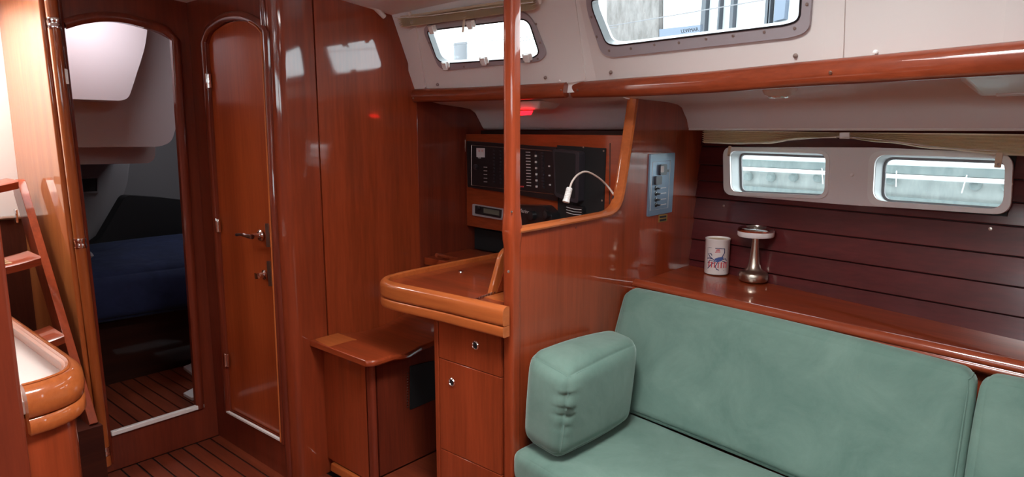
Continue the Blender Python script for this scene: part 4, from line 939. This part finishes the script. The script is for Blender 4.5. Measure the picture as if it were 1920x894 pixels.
MB().box((.91, 4.02, .1), (2.4, 5.1, .45)).build('base', wood('dark_berth_wood', (.02, .006, .004), (.035, .01, .006), 'x'), bed)
cushion('navy_blanket', [(.92, 3.86, .50), (2.3, 3.86, .46), (2.3, 4.52, .56), (.92, 4.52, .56), (.92, 3.93, .74), (2.3, 3.93, .70), (2.3, 4.50, .82), (.92, 4.50, .82)], .05, 'navy blue blanket rumpled over the berth in the aft cabin', 'blanket', puff=.03, seed=3, mat=NAVY)
ck = cushion('grey_cloth', [(.93, 3.95, .83), (1.16, 3.95, .83), (1.16, 4.1, .83), (.93, 4.1, .83), (.93, 3.95, .89), (1.14, 3.95, .87), (1.12, 4.1, .88), (.93, 4.1, .90)], .02, 'small crumpled grey cloth on the corner of the navy blanket', 'cloth', puff=.01, mat=pmat('grey_cloth_mat', (.3, .3, .32), .9))
FZ = Plane((0, 0, .10), (0, 0, 1), (1, 0, 0))
for pts, lb in (([(344, 693), (367, 683), (372, 714)], 'upper white panel corner lying on the aft cabin floor'), ([(344, 743), (367, 731), (376, 752), (360, 752)], 'lower white panel corner lying on the aft cabin floor')):
    L_ = FZ.uvs(pts); L_.insert(2, (L_[1][0] + .25, L_[1][1])); L_ = L_[:2] + [(L_[1][0] + .3, L_[1][1] + .0), (L_[-1][0] + .3, L_[-1][1])] + [L_[-1]]
    MB().plate(FZ, L_, (), .001, .02).build('white_panel', WHITEP, label=lb, cat='panel', bevel=.003)

# ================================================================== REST OF THE ROOM BEHIND THE CAMERA
struct('wall_forward', MB().box((-1.9, -2.22, -.05), (2.6, -2.16, 2.26)), W_Z)
struct('wall_starboard', MB().box((-1.92, -2.2, -.05), (-1.88, 2.4, 1.6)), W_Z)
def sbox(y0, y1, z0, z1): return MB().box((-1.92, y0, z0), (-1.88, y1, z1))
for y0, y1, z0, z1 in ((-2.2, -1.7, 1.6, 2.26), (-.05, .15, 1.6, 2.26), (1.9, 2.4, 1.6, 2.26), (-1.7, -.05, 1.6, 1.68), (-1.7, -.05, 1.97, 2.26), (.15, 1.9, 1.6, 1.68), (.15, 1.9, 1.97, 2.26)):
    struct('wall_starboard', sbox(y0, y1, z0, z1), GEL)
for k, (y0, y1) in enumerate(((-1.7, -.05), (.15, 1.9))): struct('window_%d' % (5 + k), MB().box((-1.905, y0, 1.68), (-1.9, y1, 1.97)), GLASS)
struct('wall_galley', MB().box((-1.9, 2.36, -.05), (-.58, 2.40, 2.26)), W_Z)

# ================================================================== OUTSIDE
QX = 5.0
def quay_box(x0, x1, z0, z1, name, mat, **k): 
    f = lambda x_, y: x_ + K * y
    return MB().hexa([Vector((f(x0, y), y, z)) if x_ == 0 else Vector((f(x1, y), y, z)) for z in (z0, z1) for (x_, y) in ((0, -6), (1, -6), (1, 12), (0, 12))]).build(name, mat, **k)
def rough_mat(name, a, b_, sc):
    m = pmat(name, a, .9); n = nd(m, 'ShaderNodeTexNoise'); n.inputs['Scale'].default_value = sc; n.inputs['Detail'].default_value = 8; n.inputs['Roughness'].default_value = .7
    tc = nd(m, 'ShaderNodeTexCoord'); mp = nd(m, 'ShaderNodeMapping'); mp.inputs['Scale'].default_value = (1, 1, .35)
    r = nd(m, 'ShaderNodeValToRGB'); r.color_ramp.elements[0].position = .35; r.color_ramp.elements[1].position = .65; r.color_ramp.elements[0].color = (*a, 1); r.color_ramp.elements[1].color = (*b_, 1)
    L = m.node_tree.links; L.new(tc.outputs['Object'], mp.inputs[0]); L.new(mp.outputs[0], n.inputs['Vector']); L.new(n.outputs[0], r.inputs[0]); L.new(r.outputs[0], m.node_tree.nodes['Principled BSDF'].inputs['Base Color']); return m
CONC = rough_mat('grey_concrete', (.13, .145, .14), (.20, .215, .205), 9); CONC2 = rough_mat('stained_concrete', (.075, .095, .095), (.12, .14, .135), 14); GRND = rough_mat('quay_ground', (.14, .15, .145), (.22, .22, .21), 5)
quay_box(QX, 16, -1.5, 1.20, 'floor', GRND, kind='structure')
quay = quay_box(QX - .02, QX + .01, 1.03, 1.17, 'wall_quay', CONC, kind='structure')
quay_box(QX - .04, QX - .021, -1.5, 1.045, 'wall_quay', CONC2, kind='structure')
quay_box(QX - .015, QX + .25, 1.20, 1.255, 'trim_12', CONC2, kind='structure')
MB().tube([(QX - .09 - K * 6, -6, 1.185), (QX - .09 + K * 12, 12, 1.185)], .015, 12).build('water_pipe', pmat('weathered_white_pipe', (.3, .31, .31), .5), label='white pipe running along the quay outside the hull windows', cat='pipe')
PQy = Plane((QX - .03, 0, 0), (-1, K, 0))
for (u, v) in ((1404, 331), (1447, 332), (1489, 332), (1535, 333), (1673, 337), (1830, 347), (1890, 349)):
    p = PQy.hit(u, v); MB().lathe([(0, 0), (.034, 0), (.03, .03), (.02, .04), (0, .04)], p, PQy.N, 16).build('bollard_eye', CONC2, quay)
for (u0, v0, u1, v1) in ((1541, 315, 1543, 345), (1681, 320, 1680, 350), (1813, 328, 1803, 362)):
    q0, q1 = Plane((QX - .14, 0, 0), (-1, K, 0)).hit(u0, v0), Plane((QX - .14, 0, 0), (-1, K, 0)).hit(u1, v1)
    MB().tube([q0, q1], .004, 6).build('mooring_line', pmat('line', (.35, .35, .34), .8), label='white line hanging down the quay wall, %s' % {1541: 'seen in the left hull window', 1681: 'seen left in the right hull window', 1813: 'seen right in the right hull window'}[u0], cat='rope')
# building and masts beyond the coachroof windows
fx = 9.0; PBd = Plane((fx, 0, 0), (-1, K, 0))
bld = thing('quayside_building', (9.4, 5, 1.2), 'pale quayside building with dark window strips beyond the large coachroof window', 'building')
TIMB = rough_mat('weathered_boards', (.09, .08, .075), (.16, .145, .14), 8); PALEW = pmat('pale_render', (.4, .41, .42), .8); BLUEW = pmat('blue_grey_panel', (.09, .11, .15), .6)
def bpx(pts, mat, name, d0=-.3, d1=0, par=bld): MB().plate(PBd, PBd.uvs(pts), (), d0, d1).build(name, mat, par)
bpx([(1137, 110), (1137, -60), (1235, -60), (1235, 110)], TIMB, 'timber_wall')
bpx([(1236, 110), (1236, -60), (1600, -60), (1600, 110)], PALEW, 'wall', -.5, -.1)
bpx([(1236, 74), (1236, 55), (1318, 46), (1318, 66)], BLUEW, 'plinth', -.1, 0)
for (u, w_) in ((1316, 4), (1345, 1.5), (1369, 3), (1434, 2.5), (1440, 1)):
    bpx([(u - w_, 60), (u - w_ + 6, -30), (u + w_ + 6, -30), (u + w_, 60)], pmat('dark_window_strip', (.03, .035, .045), .4), 'window', -.1, 0)
bpx([(1450, 40), (1455, -20), (1475, -20), (1470, 35)], BLUEW, 'window', -.1, 0)
MST = pmat('dark_wire', (.10, .10, .11), .6)
cr = thing('guard_wire', (2.6, 1.5, 2.0), 'thin guard wires along the deck outside the coachroof windows', 'wire')
for (u0, v0, u1, v1) in ((1108, 55, 1520, -15), (815, 88, 1020, 66)):
    Pw = Plane((2.9, 1.4, 0), (-1, .1, 0)); q0, q1 = Pw.hit(u0, v0), Pw.hit(u1, v1); d = (q1 - q0); MB().tube([q0 - d * .5, q1 + d * .5], .0022, 6).build('wire', MST, cr)
ms = thing('dockside_crane', (6.3, 7.3, 1.2), 'grey mast and boom beyond the small coachroof window', 'mast')
Pm = Plane((6.2, 7.5, 0), (-.6, -.8, 0)); MST = pmat('grey_mast', (.10, .10, .11), .6)
_m = Pm.hit(863, 175); _m.z = 1.2; MB().tube([_m, Pm.hit(863, 45)], .10, 10).build('mast', MST, ms); MB().tube([Pm.hit(800, 82), Pm.hit(862, 54)], .06, 8).build('boom', MST, ms)
